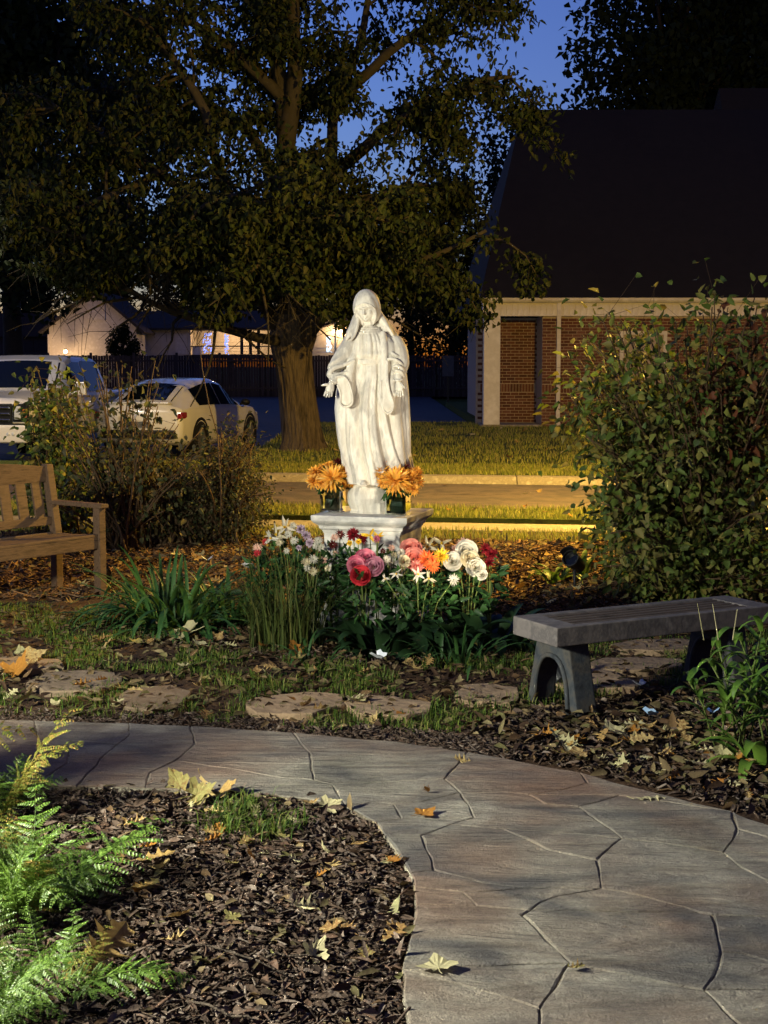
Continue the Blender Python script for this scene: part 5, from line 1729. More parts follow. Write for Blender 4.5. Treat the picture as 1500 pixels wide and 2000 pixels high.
def frond_mesh(seed, droop, npairs=13, maxw=.26):
    """a fern frond one unit long, growing along +x and arching down, no two pinnae alike"""
    r = np.random.default_rng(seed)
    kink = r.normal(0, .05)
    def rach(t):
        return np.array([t * (1 - .15 * droop * t), .05 * math.sin(t * 3 + seed) + kink * t * t, .30 * droop * (t - 1.5 * t * t) - .10 * droop * max(0, t - .7) ** 2 * 6])
    P, Dn, Ls, Ws, Us = [], [], [], [], []
    for i in range(npairs):
        t = .16 + .84 * (i / (npairs - 1)) ** .92
        p = rach(t); d = rach(min(t + .02, 1.02)) - rach(t - .02); d /= np.linalg.norm(d)
        side = np.cross(d, [0, 0, 1]); side /= np.linalg.norm(side)
        up = np.cross(side, d)
        w0 = maxw * (math.sin(math.pi * min(1, (1 - t) * .60 + .06)) ** .9) * (.6 + .4 * min(1, t * 4)) + .012
        for sg in (-1, 1):
            w = w0 * r.uniform(.72, 1.12)
            if r.random() < .04: continue
            tw = r.normal(0, .22)
            fw = .5 + r.normal(0, .10)
            pd = side * sg * math.cos(fw) + d * math.sin(fw) + up * (r.normal(-.10, .14))
            pd /= np.linalg.norm(pd)
            pu = up * math.cos(tw) + np.cross(pd, up) * math.sin(tw)
            m = max(3, int(w / .0185))
            sag = r.uniform(.05, .45)
            for k in range(m):
                q = (k + .4) / m
                bp = p + pd * w * q - up * w * sag * q * q
                ln = (.034 * (1 - q) ** .8 + .006) * r.uniform(.75, 1.1)
                ps = np.cross(pd, pu); ps /= np.linalg.norm(ps)
                for s2 in (-1, 1):
                    P.append(bp); Dn.append(ps * s2 * .85 + pd * .6 - up * .12); Ls.append(ln); Ws.append(.0175 * r.uniform(.8, 1.2)); Us.append(pu + r.normal(0, .25, 3))
    V, F = leaf_geo(np.array(P), np.array(Dn), np.array(Ls), np.array(Ws), six=True, up=np.array(Us), fold=.12, curl=.18)
    mb = MB()
    mb.tube([tuple(rach(t)) for t in np.linspace(0, 1, 10)], [.0055 * (1 - .8 * t) for t in np.linspace(0, 1, 10)], 5)
    o = len(V)
    V2 = np.array(mb.v)
    F2 = np.array([f for f in mb.f if len(f) == 4]) + o
    return npmesh('frond', np.concatenate([V, V2]), np.concatenate([F, F2]))

FR = {}
for key in ('fern', 'fern_old'):
    FR[key] = [frond_mesh(i + 3, d) for i, d in enumerate((.6, .9, 1.2, .3, .8, 1.5))]
    for m_ in FR[key]: m_.materials.append(MATS[key])

def fern(label, base, fronds):
    """fronds: (heading degrees, elevation degrees, length, roll, old?)"""
    root = thing('fern', label, 'fern', base, 0)
    for i, (az, el, ln, roll, old) in enumerate(fronds):
        o = bpy.data.objects.new('frond', FR['fern_old' if old else 'fern'][(i * 7 + int(az)) % 6]); COL.objects.link(o)
        o.parent = root
        a = R(az)
        o.location = (.03 * math.cos(a), .03 * math.sin(a), 0.0)
        o.rotation_mode = 'XYZ'
        M = Matrix.Rotation(a, 4, 'Z') @ Matrix.Rotation(-R(el), 4, 'Y') @ Matrix.Rotation(R(roll), 4, 'X')
        o.rotation_euler = M.to_euler()
        o.scale = (ln,) * 3
        if old: o['label'] = 'yellowing frond'
    return root
rf = random.Random(17)
def ring_fronds(n, el0, el1, l0, l1, old=.12, a0=0, a1=360):
    return [(a0 + (a1 - a0) * (i + rf.random() * .8) / n, rf.uniform(el0, el1), rf.uniform(l0, l1), rf.gauss(0, 28), rf.random() < old) for i in range(n)]
fern('large bright green fern at the left edge of the mulch bed', G(20, 1800), ring_fronds(34, 40, 84, .20, .36) + [(38, 26, .58, 14, False), (46, 22, .54, -18, False), (60, 32, .44, 10, False), (52, 16, .48, 24, False), (20, 28, .34, 0, False), (75, 62, .42, 12, False), (100, 55, .4, -6, True)])
fern('low fern with one frond stretched across the mulch near the bottom edge', G(95, 1945), [(2, 14, .44, 10, False), (-25, 20, .22, 0, False), (40, 42, .22, 25, True), (75, 50, .24, 0, False), (150, 35, .28, 0, False), (200, 30, .30, 0, False), (62, 30, .22, -30, True), (110, 40, .26, 20, False), (15, 30, .2, 40, False)])
fern('fern with tall thin fronds rising over the far path band', G(-20, 1610), ring_fronds(13, 35, 70, .20, .34, .35) + [(15, 55, .44, 0, True), (28, 58, .50, 10, True)])
fern('bright fern cut off by the lower left corner', G(-40, 2010), ring_fronds(26, 30, 75, .20, .34, .08))
fern('fern mostly hidden beyond the left edge', G(-120, 1740), ring_fronds(18, 35, 75, .3, .44, .1))
fern('upright fern mostly hidden beyond the left edge near the path', G(-150, 1600), ring_fronds(14, 45, 80, .4, .6, .1))

def ribbon_mesh(name, bend, width, seg=8, prof='strap'):
    """a leaf one unit long from the origin, rising along +x/+z and bending over"""
    V, F = [], []
    p = Vector((0, 0, 0)); ang = R(78)
    for i in range(seg + 1):
        t = i / seg
        w = width * ((math.sin(math.pi * min(1, .12 + t * .88)) ** .6) if prof == 'lance' else (min(1, .5 + t * 2) * (1 - t ** 4))) / 2 + .0005
        d = Vector((math.cos(ang), 0, math.sin(ang)))
        n = Vector((-d.z, 0, d.x))
        V += [tuple(p + Vector((0, w, 0)) + n * w * .35), tuple(p), tuple(p + Vector((0, -w, 0)) + n * w * .35)]
        p = p + d / seg
        ang -= bend / seg * (.5 + t)
    for i in range(seg):
        F += [(i * 3, i * 3 + 1, i * 3 + 4, i * 3 + 3), (i * 3 + 1, i * 3 + 2, i * 3 + 5, i * 3 + 4)]
    me = MB().add(V, F).mesh(name)
    me.polygons.foreach_set('use_smooth', np.ones(len(me.polygons), dtype=bool))
    return me
RIB = {}
for key, w_, pr in (('strap', .062, 'strap'), ('lance', .17, 'lance'), ('broad', .34, 'lance')):
    RIB[key] = [ribbon_mesh('leaf', b, w_ * k, 8, pr) for b, k in ((R(95), 1), (R(130), .9), (R(165), 1.1), (R(60), .85))]
    for m_ in RIB[key]: m_.materials.append(MATS[key])
def leafy(name, label, cat, base, key, n, l0, l1, spread, lean=22, group=None, seed=1):
    """clump of single leaves rising from the ground"""
    r = random.Random(seed)
    root = thing(name, label, cat, base, 0, group)
    for i in range(n):
        o = bpy.data.objects.new('leaf', RIB[key][r.randrange(4)]); COL.objects.link(o); o.parent = root
        a = r.uniform(0, 6.28); d = spread * math.sqrt(r.random())
        o.location = (d * math.cos(a), d * math.sin(a), -.01)
        M = Matrix.Rotation(a + r.gauss(0, .5), 4, 'Z') @ Matrix.Rotation(R(r.uniform(-8, lean)), 4, 'Y')
        o.rotation_euler = M.to_euler()
        o.scale = (r.uniform(l0, l1),) * 3
    return root
c = G(345, 1222)
leafy('daylily_clump', 'dark green strap-leaved clump right of the wooden bench', 'plant', c, 'strap', 230, .30, .66, .26, 62, seed=3)
leafy('daylily_clump', 'smaller strap-leaved clump between the dark clump and the reedy grass', 'plant', G(452, 1215), 'strap', 70, .24, .46, .16, 40, seed=4)

def reed(label, base, n, h, spread, seed, m='reed'):
    root = thing('reedy_grass', label, 'plant', base)
    r = np.random.default_rng(seed)
    Vs, Fs, o = [], [], 0
    seg = 6
    for i in range(n):
        a = r.uniform(0, 6.28); d = spread * math.sqrt(r.random())
        p = np.array([base[0] + d * math.cos(a), base[1] + d * math.sin(a), -.01])
        hh = h * r.uniform(.45, 1.1); w = r.uniform(.002, .0075)
        az = a + r.normal(0, .8); ln = r.uniform(.15, 1.5)
        dirv = np.array([math.cos(az), math.sin(az), 0]); sd = np.array([-math.sin(az), math.cos(az), 0])
        for k in range(seg + 1):
            t = k / seg
            q = p + np.array([0, 0, 1]) * hh * (t - .45 * ln * t ** 3) + dirv * hh * ln * .6 * t ** 2
            ww = w * (1 - t * .85)
            Vs += [q + sd * ww, q - sd * ww]
        for k in range(seg):
            Fs.append((o + 2 * k, o + 2 * k + 1, o + 2 * k + 3, o + 2 * k + 2))
        o += 2 * (seg + 1)
    ob = put('blades', npmesh('blades', np.array(Vs), np.array(Fs)), m); ob['kind'] = 'stuff'
    keep_world(ob, root)
reed('tall reedy yellow-green grass left of the pink roses', G(560, 1262), 330, .74, .22, 5)
reed('thin dark reedy grass behind the taller reeds, under the lilies', G(520, 1215), 120, .42, .16, 6)
leafy('broad_leaf_plant', 'dark broad-leaved plant under the coral and yellow flowers', 'plant', (.30, 7.92, 0), 'broad', 60, .16, .34, .22, 45, seed=8)
leafy('broad_leaf_plant', 'dark broad-leaved plant under the white roses', 'plant', (.60, 8.02, 0), 'broad', 54, .16, .34, .20, 45, seed=9)
leafy('broad_leaf_plant', 'dark broad-leaved plant below the pink roses', 'plant', (-.03, 7.88, 0), 'broad', 54, .16, .34, .20, 45, seed=10)
leafy('broad_leaf_plant', 'low dark leaved plant at the front of the flower bed', 'plant', (.42, 7.55, 0), 'strap', 34, .20, .34, .20, 45, seed=11)
leafy('broad_leaf_plant', 'small leafy weed at the foot of the reedy grass', 'plant', G(600, 1290), 'strap', 26, .14, .24, .16, 55, seed=12)
leafy('mulch_plant', 'small upright leafy plant beside the unlit right spotlight', 'plant', G(1085, 1140), 'lance', 14, .16, .28, .06, 25, seed=13)
leafy('mulch_plant', 'narrow upright plant just behind the unlit right spotlight', 'plant', G(1140, 1128), 'lance', 9, .20, .34, .04, 12, seed=14)

def lance_plant():
    base = G(1455, 1465)
    root = thing('lance_leaf_plant', 'green plant with long lance leaves at the right edge before the grey bench', 'plant', base)
    r = random.Random(4)
    tips = [(1400, 1250, .10), (1345, 1330, .02), (1440, 1235, .16), (1490, 1215, .1), (1385, 1290, -.05), (1470, 1330, -.12), (1420, 1370, -.12), (1520, 1280, 0), (1530, 1360, -.1), (1500, 1250, .3), (1450, 1300, .25), (1560, 1240, .2)]
    for k, (tx, ty, dy) in enumerate(tips):
        t = D(tx, ty, base.y + dy)
        s = Vector((base.x + r.gauss(0, .07) + (t.x - base.x) * .25, base.y + r.gauss(0, .07), 0))
        pts = [s, s.lerp(t, .5) + Vector((0, 0, .05)), t]
        keep_world(MB().tube(pts, [.005, .004, .003], 6).build('stem', 'stem_green', smooth=True), root)
        for q in range(9):
            u = .25 + .75 * q / 8
            p = pts[0].lerp(pts[1], u * 2) if u < .5 else pts[1].lerp(pts[2], u * 2 - 1)
            o = bpy.data.objects.new('leaf', RIB['lance'][r.randrange(4)]); COL.objects.link(o); o.parent = root
            o.location = p - base
            o.rotation_euler = (Matrix.Rotation(q * 2.4 + r.gauss(0, .3), 4, 'Z') @ Matrix.Rotation(R(r.uniform(15, 45)), 4, 'Y')).to_euler()
            o.scale = (r.uniform(.12, .20),) * 3
    for k in range(3):
        a = D(1375 + k * 28, 1250, base.y); b = D((1362, 1392, 1440)[k], (1178, 1180, 1190)[k], base.y)
        keep_world(MB().tube([a, b], [.0025, .0015], 5).build('seed_stalk', 'leaf_pale'), root)
    leafy('broad_leaf_plant', 'arching dark green leaves low at the right edge beside the path', 'plant', G(1490, 1500), 'lance', 22, .22, .34, .07, 60, seed=15)
lance_plant()

# shrubs ------------------------------------------------------------------
def shrub(name, label, base, targets, n_br, leaves_per, L, W, m, seed, six=True, stem_r=.012, jitter=.10, z_min=.12, extra=None, frac=.4):
    """stems from the base fan out to points of the crown; leaves sit along twigs"""
    r = random.Random(seed)
    base = Vector(base)
    root = thing(name, label, 'shrub', base)
    mb = MB()
    LP, LDir = [], []
    for i in range(n_br):
        t = targets(r)
        s = base + Vector((r.gauss(0, .09), r.gauss(0, .09), -.02))
        mid = s.lerp(t, .45) + Vector((0, 0, .18 * (t - s).length)) + Vector((r.gauss(0, .05), r.gauss(0, .05), 0))
        pts = []
        for k in range(8):
            u = k / 7
            pts.append(s * (1 - u) ** 2 + mid * 2 * u * (1 - u) + t * u * u + nvec(Vector((i, k * .7, seed))) * .015)
        mb.tube(pts, [stem_r * (1 - .8 * k / 7) + .0015 for k in range(8)], 5)
        for w in range(leaves_per):
            u = frac + (1 - frac) * r.random() ** .8
            k = min(int(u * 7), 6)
            p = pts[k].lerp(pts[k + 1], u * 7 - k)
            off = Vector((r.gauss(0, jitter), r.gauss(0, jitter), r.gauss(0, jitter)))
            q = p + off
            if q.z < z_min: continue
            LP.append(tuple(q))
            LDir.append(tuple(off.normalized() * .8 + Vector((r.gauss(0, .5), r.gauss(0, .5), r.gauss(0, .5) - .25))))
            if w % 5 == 0:
                mb.tube([p, q], [.002, .001], 3, cap=False)
    keep_world(mb.build('stems', 'stem', smooth=True), root)
    n = len(LP)
    rg = np.random.default_rng(seed)
    V, F = leaf_geo(np.array(LP), np.array(LDir), L * rg.uniform(.55, 1.3, n), W * rg.uniform(.6, 1.25, n), six=six)
    o = put('foliage', npmesh('foliage', V, F), m); o['kind'] = 'stuff'
    keep_world(o, root)
    return root

def tgt_px(boxes, y, dy):
    def f(r):
        w = [max(1, (b[2] - b[0]) * (b[3] - b[1])) for b in boxes]
        b = r.choices(boxes, w)[0]
        return D(r.uniform(b[0], b[2]), r.uniform(b[1], b[3]), y + r.gauss(0, dy))
    return f
yb = G(1350, 1155).y
shrub('big_shrub', 'big leafy green shrub behind the grey bench at the right edge', G(1370, 1150), tgt_px([(1240, 610, 1560, 760), (1170, 700, 1560, 900), (1160, 880, 1560, 1120), (1180, 620, 1300, 700), (1090, 740, 1200, 870), (1130, 640, 1210, 780), (1150, 880, 1260, 1090), (1170, 580, 1500, 640)], yb, .50), 205, 50, .070, .047, 'shrub', 3, z_min=.06, frac=.36, jitter=.125)
shrub('red_leaf_shrub', 'russet-leaved shrub tucked into the right side of the big shrub', G(1440, 1140), tgt_px([(1370, 690, 1480, 860), (1390, 600, 1500, 720)], yb - .45, .12), 14, 22, .085, .05, 'shrub_red', 4, frac=.6)
shrub('low_shrub', 'low bushy growth at the foot of the big shrub behind the bench', G(1330, 1172), tgt_px([(1230, 1075, 1560, 1160)], G(1330, 1172).y, .2), 60, 40, .06, .045, 'shrub', 6, z_min=.03, frac=.2)
yl = G(240, 1074).y
shrub('tall_twiggy_shrub', 'tall twiggy half-bare shrub behind the wooden bench hiding the cars', G(245, 1072), tgt_px([(90, 740, 330, 860), (60, 840, 340, 1000), (180, 700, 330, 780), (180, 820, 400, 960)], yl, .35), 85, 20, .062, .040, 'shrub_brown', 7, frac=.35, stem_r=.011)
shrub('leafy_shrub', 'green leafy shrub left of the twiggy shrub against the truck', G(120, 1040), tgt_px([(55, 715, 150, 860), (60, 860, 190, 980)], yl + .9, .25), 60, 48, .07, .05, 'shrub', 8, frac=.35)
shrub('dense_shrub', 'dense rounded olive shrub between wooden bench and statue', G(430, 1058), tgt_px([(360, 880, 500, 960), (350, 930, 525, 1040), (420, 830, 500, 890)], G(430, 1058).y, .3), 170, 46, .040, .024, 'shrub_brown', 9, frac=.3, z_min=.05)
shrub('dense_shrub', 'low bushy shrub with small pale leaves beneath the white car', G(330, 1062), tgt_px([(250, 880, 380, 1000), (300, 960, 420, 1040)], G(330, 1062).y + .5, .3), 90, 34, .042, .026, 'shrub_brown', 10, frac=.3, z_min=.05)
def off_plants():
    b = (-1.92, 4.80, 0)
    shrub('leafy_perennial', 'leafy perennial mostly beyond the left edge, shading the path band', b, lambda r: Vector((b[0] + max(-.3, min(.22, r.gauss(0, .15))), b[1] + r.gauss(0, .24), r.uniform(.3, 1.08))), 48, 42, .05, .034, 'shrub', 12, z_min=.05)
off_plants()
# one bare whip rising in front of the white car
w0 = G(310, 1060)
wp = [w0, D(300, 900, yl), D(312, 700 + 60, yl), D(388, 690, yl)]
tw = thing('bare_shoot', 'single long bare shoot rising in front of the white car', 'shoot', w0)
keep_world(MB().tube([D(425, 850, yl), D(408, 790, yl), D(395, 720, yl), D(388, 660, yl)], [.006, .005, .004, .002], 6).build('stem', 'stem', smooth=True), tw)
keep_world(MB().tube([G(430, 1065), D(432, 960, yl), D(425, 850, yl)], [.008, .007, .006], 6).build('stem', 'stem', smooth=True), tw)
# ------------------------------------------------------------------ flowers
def fmat(n, cols): mat(n, [hx(c) for c in cols], 30, 0.6, 0, spec=0.2, island=True, transl=.25)
fmat('mum_orange', ['e6a238', 'eeb850', 'da8c2c', 'f2cc78'])
fmat('mum_yellow', ['e2c83a', 'ecd650', 'ccc040'])
fmat('mum_maroon', ['4a1414', '5e1c18', '3a1012'])
fmat('fl_white', ['c0baaa', 'ccc6b6', 'b0ac9c'])
fmat('fl_cream', ['c4b48e', 'ccc0a0', 'b0a27e'])
fmat('fl_pink', ['c0607a', 'ab4c66', 'd07f90', '9c4460'])
fmat('fl_mauve', ['a06a7c', '8c5668', 'b48294'])
fmat('fl_red', ['b02a34', '9a1f2a', 'c8404a'])
fmat('fl_darkred', ['7a1420', '601018', '92202a'])
fmat('fl_coral', ['e08070', 'e89a8a', 'd86a5c'])
fmat('fl_orange', ['e8602a', 'f07a3c', 'd84e20'])
fmat('fl_yellow', ['ecc22a', 'f2d048', 'd8a820'])
fmat('fl_lilac', ['b8a0b0', 'c8b4c0', 'a890a4'])
fmat('fl_peach', ['d8a890', 'e0b8a4', 'c89880'])
mat('fl_leaf', [hx('203a1c'), hx('2c4c26'), hx('3a5c2c'), hx('1b301a')], 9, 0.5, 0, spec=0.3, island=True, transl=.25)
mat('vase_glass', [(.80, .86, .80)], 1, 0.03, spec=0.5, trans=1.0, ior=1.45)
mat('vase_leaf', [hx('1c2c1a'), hx('2c4024'), hx('16241a')], 12, 0.5, spec=0.4)

def petals_np(c, nrm, R0, spec, seed):
    """petal rings round a bloom centre; spec: list of (count, elevation deg, length factor, width factor, base radius, curl)"""
    r = np.random.default_rng(seed)
    nrm = Vector(nrm).normalized()
    a = nrm.orthogonal().normalized(); b = nrm.cross(a)
    A, B, N = np.array(a), np.array(b), np.array(nrm)
    P, Dr, L, W, U = [], [], [], [], []
    Vs, Fs, o = [], [], 0
    for cnt, el, lf, wf, br, curl in spec:
        th = 2 * math.pi * (np.arange(cnt) + r.uniform(0, 1)) / cnt + r.normal(0, .10, cnt)
        e = R(el) + r.normal(0, .12, cnt)
        rad = np.cos(th)[:, None] * A + np.sin(th)[:, None] * B
        d = rad * np.cos(e)[:, None] + N * np.sin(e)[:, None]
        P = np.array(c) + rad * br * R0
        up = N * np.cos(e)[:, None] - rad * np.sin(e)[:, None]
        V, F = leaf_geo(P, d, R0 * lf * r.uniform(.85, 1.12, cnt), R0 * wf * r.uniform(.85, 1.1, cnt), fold=.22, up=up, curl=curl)
        Vs.append(V); Fs.append(F + o); o += len(V)
    return np.concatenate(Vs), np.concatenate(Fs)

SPEC = {
    'mum': [(24, -12, .95, .21, .05, .30), (24, 6, 1.0, .20, .05, .16), (22, 26, .92, .19, .05, .02), (18, 46, .78, .18, .04, -.10)],
    'mum_in': [(20, 46, .80, .15, .03, -.18), (18, 62, .72, .15, .03, -.22), (14, 76, .60, .14, .02, -.2), (8, 85, .52, .12, .01, -.1)],
    'daisy': [(18, 8, 1.0, .22, .10, .12), (16, 24, .85, .20, .08, .0)],
    'lily': [(3, 30, 1.15, .42, .02, .38), (3, 26, 1.15, .36, .02, .42)],
    'pom': [(12, 5, .7, .3, .1, .1), (12, 30, .65, .3, .1, 0), (10, 55, .6, .3, .08, -.1), (7, 78, .55, .28, .04, -.1)],
    'dahlia': [(16, 0, 1.0, .26, .06, .05), (14, 20, .9, .25, .06, -.05), (12, 40, .75, .24, .05, -.12), (9, 62, .6, .22, .03, -.15)],
}
def bloom(kind, c, nrm, R0, m, seed, parent, name='petals'):
    if kind == 'rose':
        return rose(c, nrm, R0, m, seed, parent)
    V, F = petals_np(c, nrm, R0, SPEC[kind], seed)
    return keep_world(put(name, npmesh(name, V, F), m), parent)

def rose(c, nrm, R0, m, seed, parent):
    r = random.Random(seed)
    nrm = Vector(nrm).normalized()
    a = nrm.orthogonal().normalized(); b = nrm.cross(a); c = Vector(c)
    mb = MB()
    for ring, (cnt, rr, h0, h1, flare, span) in enumerate(((3, .16, -.1, .62, .02, 2.4), (3, .32, -.25, .60, .10, 2.3), (4, .52, -.4, .50, .22, 2.0), (5, .70, -.5, .34, .42, 1.7), (5, .85, -.5, .12, .58, 1.6))):
        ph = r.uniform(0, 6.28)
        for k in range(cnt):
            t0 = ph + 2 * math.pi * k / cnt
            nu, nv = 6, 5
            base = len(mb.v)
            tilt = r.uniform(-.06, .06)
            V, F = [], []
            for i in range(nu + 1):
                u = i / nu * 2 - 1
                for j in range(nv + 1):
                    v = j / nv
                    rad = (rr * (.35 + .65 * v ** .5) + flare * v ** 3 - .05 * u * u + .04 * (k % 2)) * R0
                    z = (h0 + (h1 - h0 - .18 * u * u * v + tilt * v) * v + .07 * math.sin(u * 5 + seed + k * 2.3) * v + .035 * math.sin(u * 11 + k + seed) * v * v) * R0
                    t = t0 + u * span / 2 * (.6 + .4 * v)
                    V.append(c + a * rad * math.cos(t) + b * rad * math.sin(t) + nrm * z)
            for i in range(nu):
                for j in range(nv):
                    q = i * (nv + 1) + j
                    F.append((q, q + nv + 1, q + nv + 2, q + 1))
            mb.add(V, F)
    return keep_world(mb.build('petals', m, smooth=True), parent)

def flower_leaves(P, n, rad, L, W, seed, parent, m='fl_leaf', name='leaves'):
    r = np.random.default_rng(seed)
    d = r.normal(size=(n, 3)) * np.array([1, 1, .5]); d = unit(d)
    pts = np.array(P) + d * rad * r.uniform(.2, 1, (n, 1))
    V, F = leaf_geo(pts, d + np.array([0, 0, .2]), L * r.uniform(.6, 1.2, n), W * r.uniform(.7, 1.2, n))
    return keep_world(put(name, npmesh(name, V, F), m), parent)

# --- vases with autumn bouquets on the pedestal
def vase(pxc, pyb, rot, label, blabel, heads, seed):
    p = G(pxc, pyb, PTOP)
    s, h = .128, .132
    root = thing('glass_vase', label, 'vase', (p.x, p.y, PTOP + .001), rot)
    g = MB()
    def ring(k, z): return [(-k, -k, z), (k, -k, z), (k, k, z), (-k, k, z)]
    o_, i_ = s / 2, s / 2 - .006
    g.loft([ring(i_, .012), ring(i_, h), ring(o_, h), ring(o_, 0.0)])
    g.build('glass', 'vase_glass', root, bevel=.002)
    q = i_ - .016
    MB().loft([ring(q * .9, .016), ring(q, h * .40), ring(q * .8, h * .62)]).build('leaf_lining', 'vase_leaf', root)
    bq = thing('bouquet', blabel, 'bouquet', (p.x, p.y, PTOP + .03))
    cz = PTOP + h
    for k, (x, y, dd, R0, kind) in enumerate(heads):
        c = D(x, y, p.y + dd)
        core = Vector((p.x, p.y, cz - .03))
        nr = (c - core).normalized() + Vector((0, -.75, .15))
        st = keep_world(MB().tube([core + Vector((0, 0, -.06)), core.lerp(c, .5), c], [.003, .003, .0035], 6).build('stem', 'stem_green'), bq)
        if kind == 'mum':
            R0 *= 1.12
            fl = bloom('mum', c, nr, R0, 'mum_orange', seed + k, bq, 'flower_head')
            V, F = petals_np(c, nr, R0, SPEC['mum_in'], seed + k + 50)
            ce = put('flower_centre', npmesh('flower_centre', V, F), 'mum_yellow'); ce.parent = fl
            ce.matrix_parent_inverse = T(bq.location).inverted()
        elif kind == 'orange':
            bloom('mum', c, nr, R0, 'mum_orange', seed + k, bq, 'flower_head')
            bloom('mum_in', c, nr, R0, 'mum_orange', seed + k + 60, bq, 'flower_centre')
        elif kind == 'maroon':
            bloom('dahlia', c, nr, R0, 'mum_maroon', seed + k, bq, 'flower_head')
        elif kind == 'white':
            bloom('daisy', c, nr, R0, 'fl_white', seed + k, bq, 'flower_head')
    flower_leaves((p.x, p.y, cz + .035), 70, .075, .075, .042, seed, bq)
vase(650, 1000, R(-14), 'square glass vase lined with leaves, left on the pedestal', 'orange chrysanthemums with a dark red spray in the left vase',
     [(650, 933, -.07, .085, 'mum'), (615, 925, -.02, .060, 'orange'), (612, 940, -.05, .055, 'orange'), (632, 918, .02, .055, 'orange'), (662, 906, .05, .055, 'maroon'), (683, 912, .05, .050, 'maroon'), (690, 922, .0, .045, 'maroon'), (687, 941, -.03, .045, 'orange'), (686, 924, -.04, .028, 'white'), (630, 945, -.06, .045, 'orange'), (645, 912, .04, .05, 'orange'), (672, 922, -.01, .045, 'mum'), (670, 946, -.05, .038, 'orange')], 100)
vase(777, 1005, R(-14), 'square glass vase lined with leaves, right on the pedestal corner', 'orange and yellow chrysanthemums topped with dark red in the right vase',
     [(772, 938, -.07, .090, 'mum'), (745, 922, .0, .062, 'orange'), (800, 934, -.02, .068, 'orange'), (812, 925, .03, .060, 'orange'), (806, 954, -.05, .048, 'orange'), (775, 912, .06, .060, 'maroon'), (790, 916, .04, .052, 'maroon'), (758, 917, .05, .055, 'orange'), (750, 940, -.05, .05, 'orange'), (790, 950, -.06, .045, 'orange'), (786, 926, -.02, .05, 'mum'), (818, 940, .0, .045, 'orange')], 200)

# --- silk flowers stuck in the bed round the pedestal
def silk(label, items, leaf=(26, .07, .075, .04), group='silk flowers set round the pedestal', base=None):
    """items: (px, py, depth, bloom kind, radius, material)"""
    cs = [D(x, y, d) for x, y, d, *_ in items]
    m_ = sum(cs, Vector()) / len(cs)
    b = Vector((m_.x + .01, m_.y + .05, 0)) if base is None else Vector(base)
    root = thing('silk_flower', label, 'flower', b, 0, group)
    for k, (c, it) in enumerate(zip(cs, items)):
        kind, R0, mm = it[3:6]
        n = Vector((rs.gauss(0, .25), -1.0, rs.uniform(.2, .7)))
        keep_world(MB().tube([b + Vector((rs.gauss(0, .01), rs.gauss(0, .01), -.03)), b.lerp(c, .55) + Vector((0, 0, .05)), c], [.004, .0035, .003], 6).build('stem', 'stem_green'), root)
        bloom(kind, c, n, R0, mm, rs.randrange(9999), root, 'petals')
        if kind == 'lily':
            bloom('pom', Vector(c) + n.normalized() * R0 * .25, n, R0 * .22, 'fl_yellow', 3, root, 'stamens')
    flower_leaves(m_ + Vector((0, .02, -.13)), leaf[0] + 8, leaf[1] + .03, leaf[2] * .85, leaf[3] * .85, rs.randrange(999), root)
    flower_leaves(m_ + Vector((0, .04, -.26)), 34, .12, leaf[2] * .9, leaf[3] * .9, rs.randrange(999), root)
rs = random.Random(23)
silk('yellow-white silk lily at the left end of the flowers', [(537, 1046, 8.45, 'lily', .060, 'fl_cream'), (528, 1052, 8.40, 'lily', .045, 'fl_white')])
silk('tall white silk lily behind the yellow-white one', [(556, 1030, 8.6, 'lily', .058, 'fl_white'), (572, 1026, 8.6, 'daisy', .025, 'fl_white')])
silk('lilac silk hydrangea left of the pedestal', [(588, 1034, 8.5, 'pom', .045, 'fl_lilac'), (598, 1046, 8.45, 'pom', .042, 'fl_lilac'), (605, 1060, 8.42, 'pom', .04, 'fl_lilac')])
silk('small white silk daisies beside the lilac hydrangea', [(563, 1043, 8.4, 'daisy', .026, 'fl_white'), (622, 1056, 8.35, 'daisy', .030, 'fl_white'), (628, 1070, 8.3, 'daisy', .028, 'fl_white'), (617, 1066, 8.3, 'daisy', .024, 'fl_white')])
silk('low white silk blossoms over the reedy grass', [(598, 1098, 8.15, 'daisy', .030, 'fl_cream'), (612, 1092, 8.15, 'daisy', .028, 'fl_white'), (612, 1116, 8.1, 'daisy', .028, 'fl_cream'), (600, 1110, 8.1, 'daisy', .022, 'fl_white')])
silk('little dark red and white silk blooms at the far left of the bed', [(503, 1070, 8.3, 'daisy', .030, 'fl_peach'), (502, 1080, 8.25, 'daisy', .026, 'fl_red'), (518, 1058, 8.4, 'daisy', .022, 'fl_red')])
silk('maroon silk dahlia with a green sprig against the pedestal', [(690, 1044, 8.22, 'dahlia', .048, 'fl_darkred'), (708, 1052, 8.2, 'dahlia', .036, 'fl_darkred')])
silk('small dark red and white silk flowers left of the maroon dahlia', [(664, 1044, 8.25, 'daisy', .034, 'mum_maroon'), (654, 1050, 8.22, 'daisy', .028, 'fl_peach'), (650, 1064, 8.2, 'daisy', .03, 'mum_maroon')])
silk('pair of yellow ball silk flowers on thin stalks', [(683, 1061, 8.10, 'pom', .026, 'fl_yellow'), (700, 1058, 8.10, 'pom', .026, 'fl_yellow')], leaf=(40, .04, .10, .014))
silk('yellow and pink silk lilies at the pedestal right of the dahlia', [(722, 1046, 8.2, 'lily', .042, 'fl_yellow'), (738, 1048, 8.2, 'lily', .036, 'fl_yellow'), (736, 1052, 8.15, 'daisy', .024, 'fl_pink')])
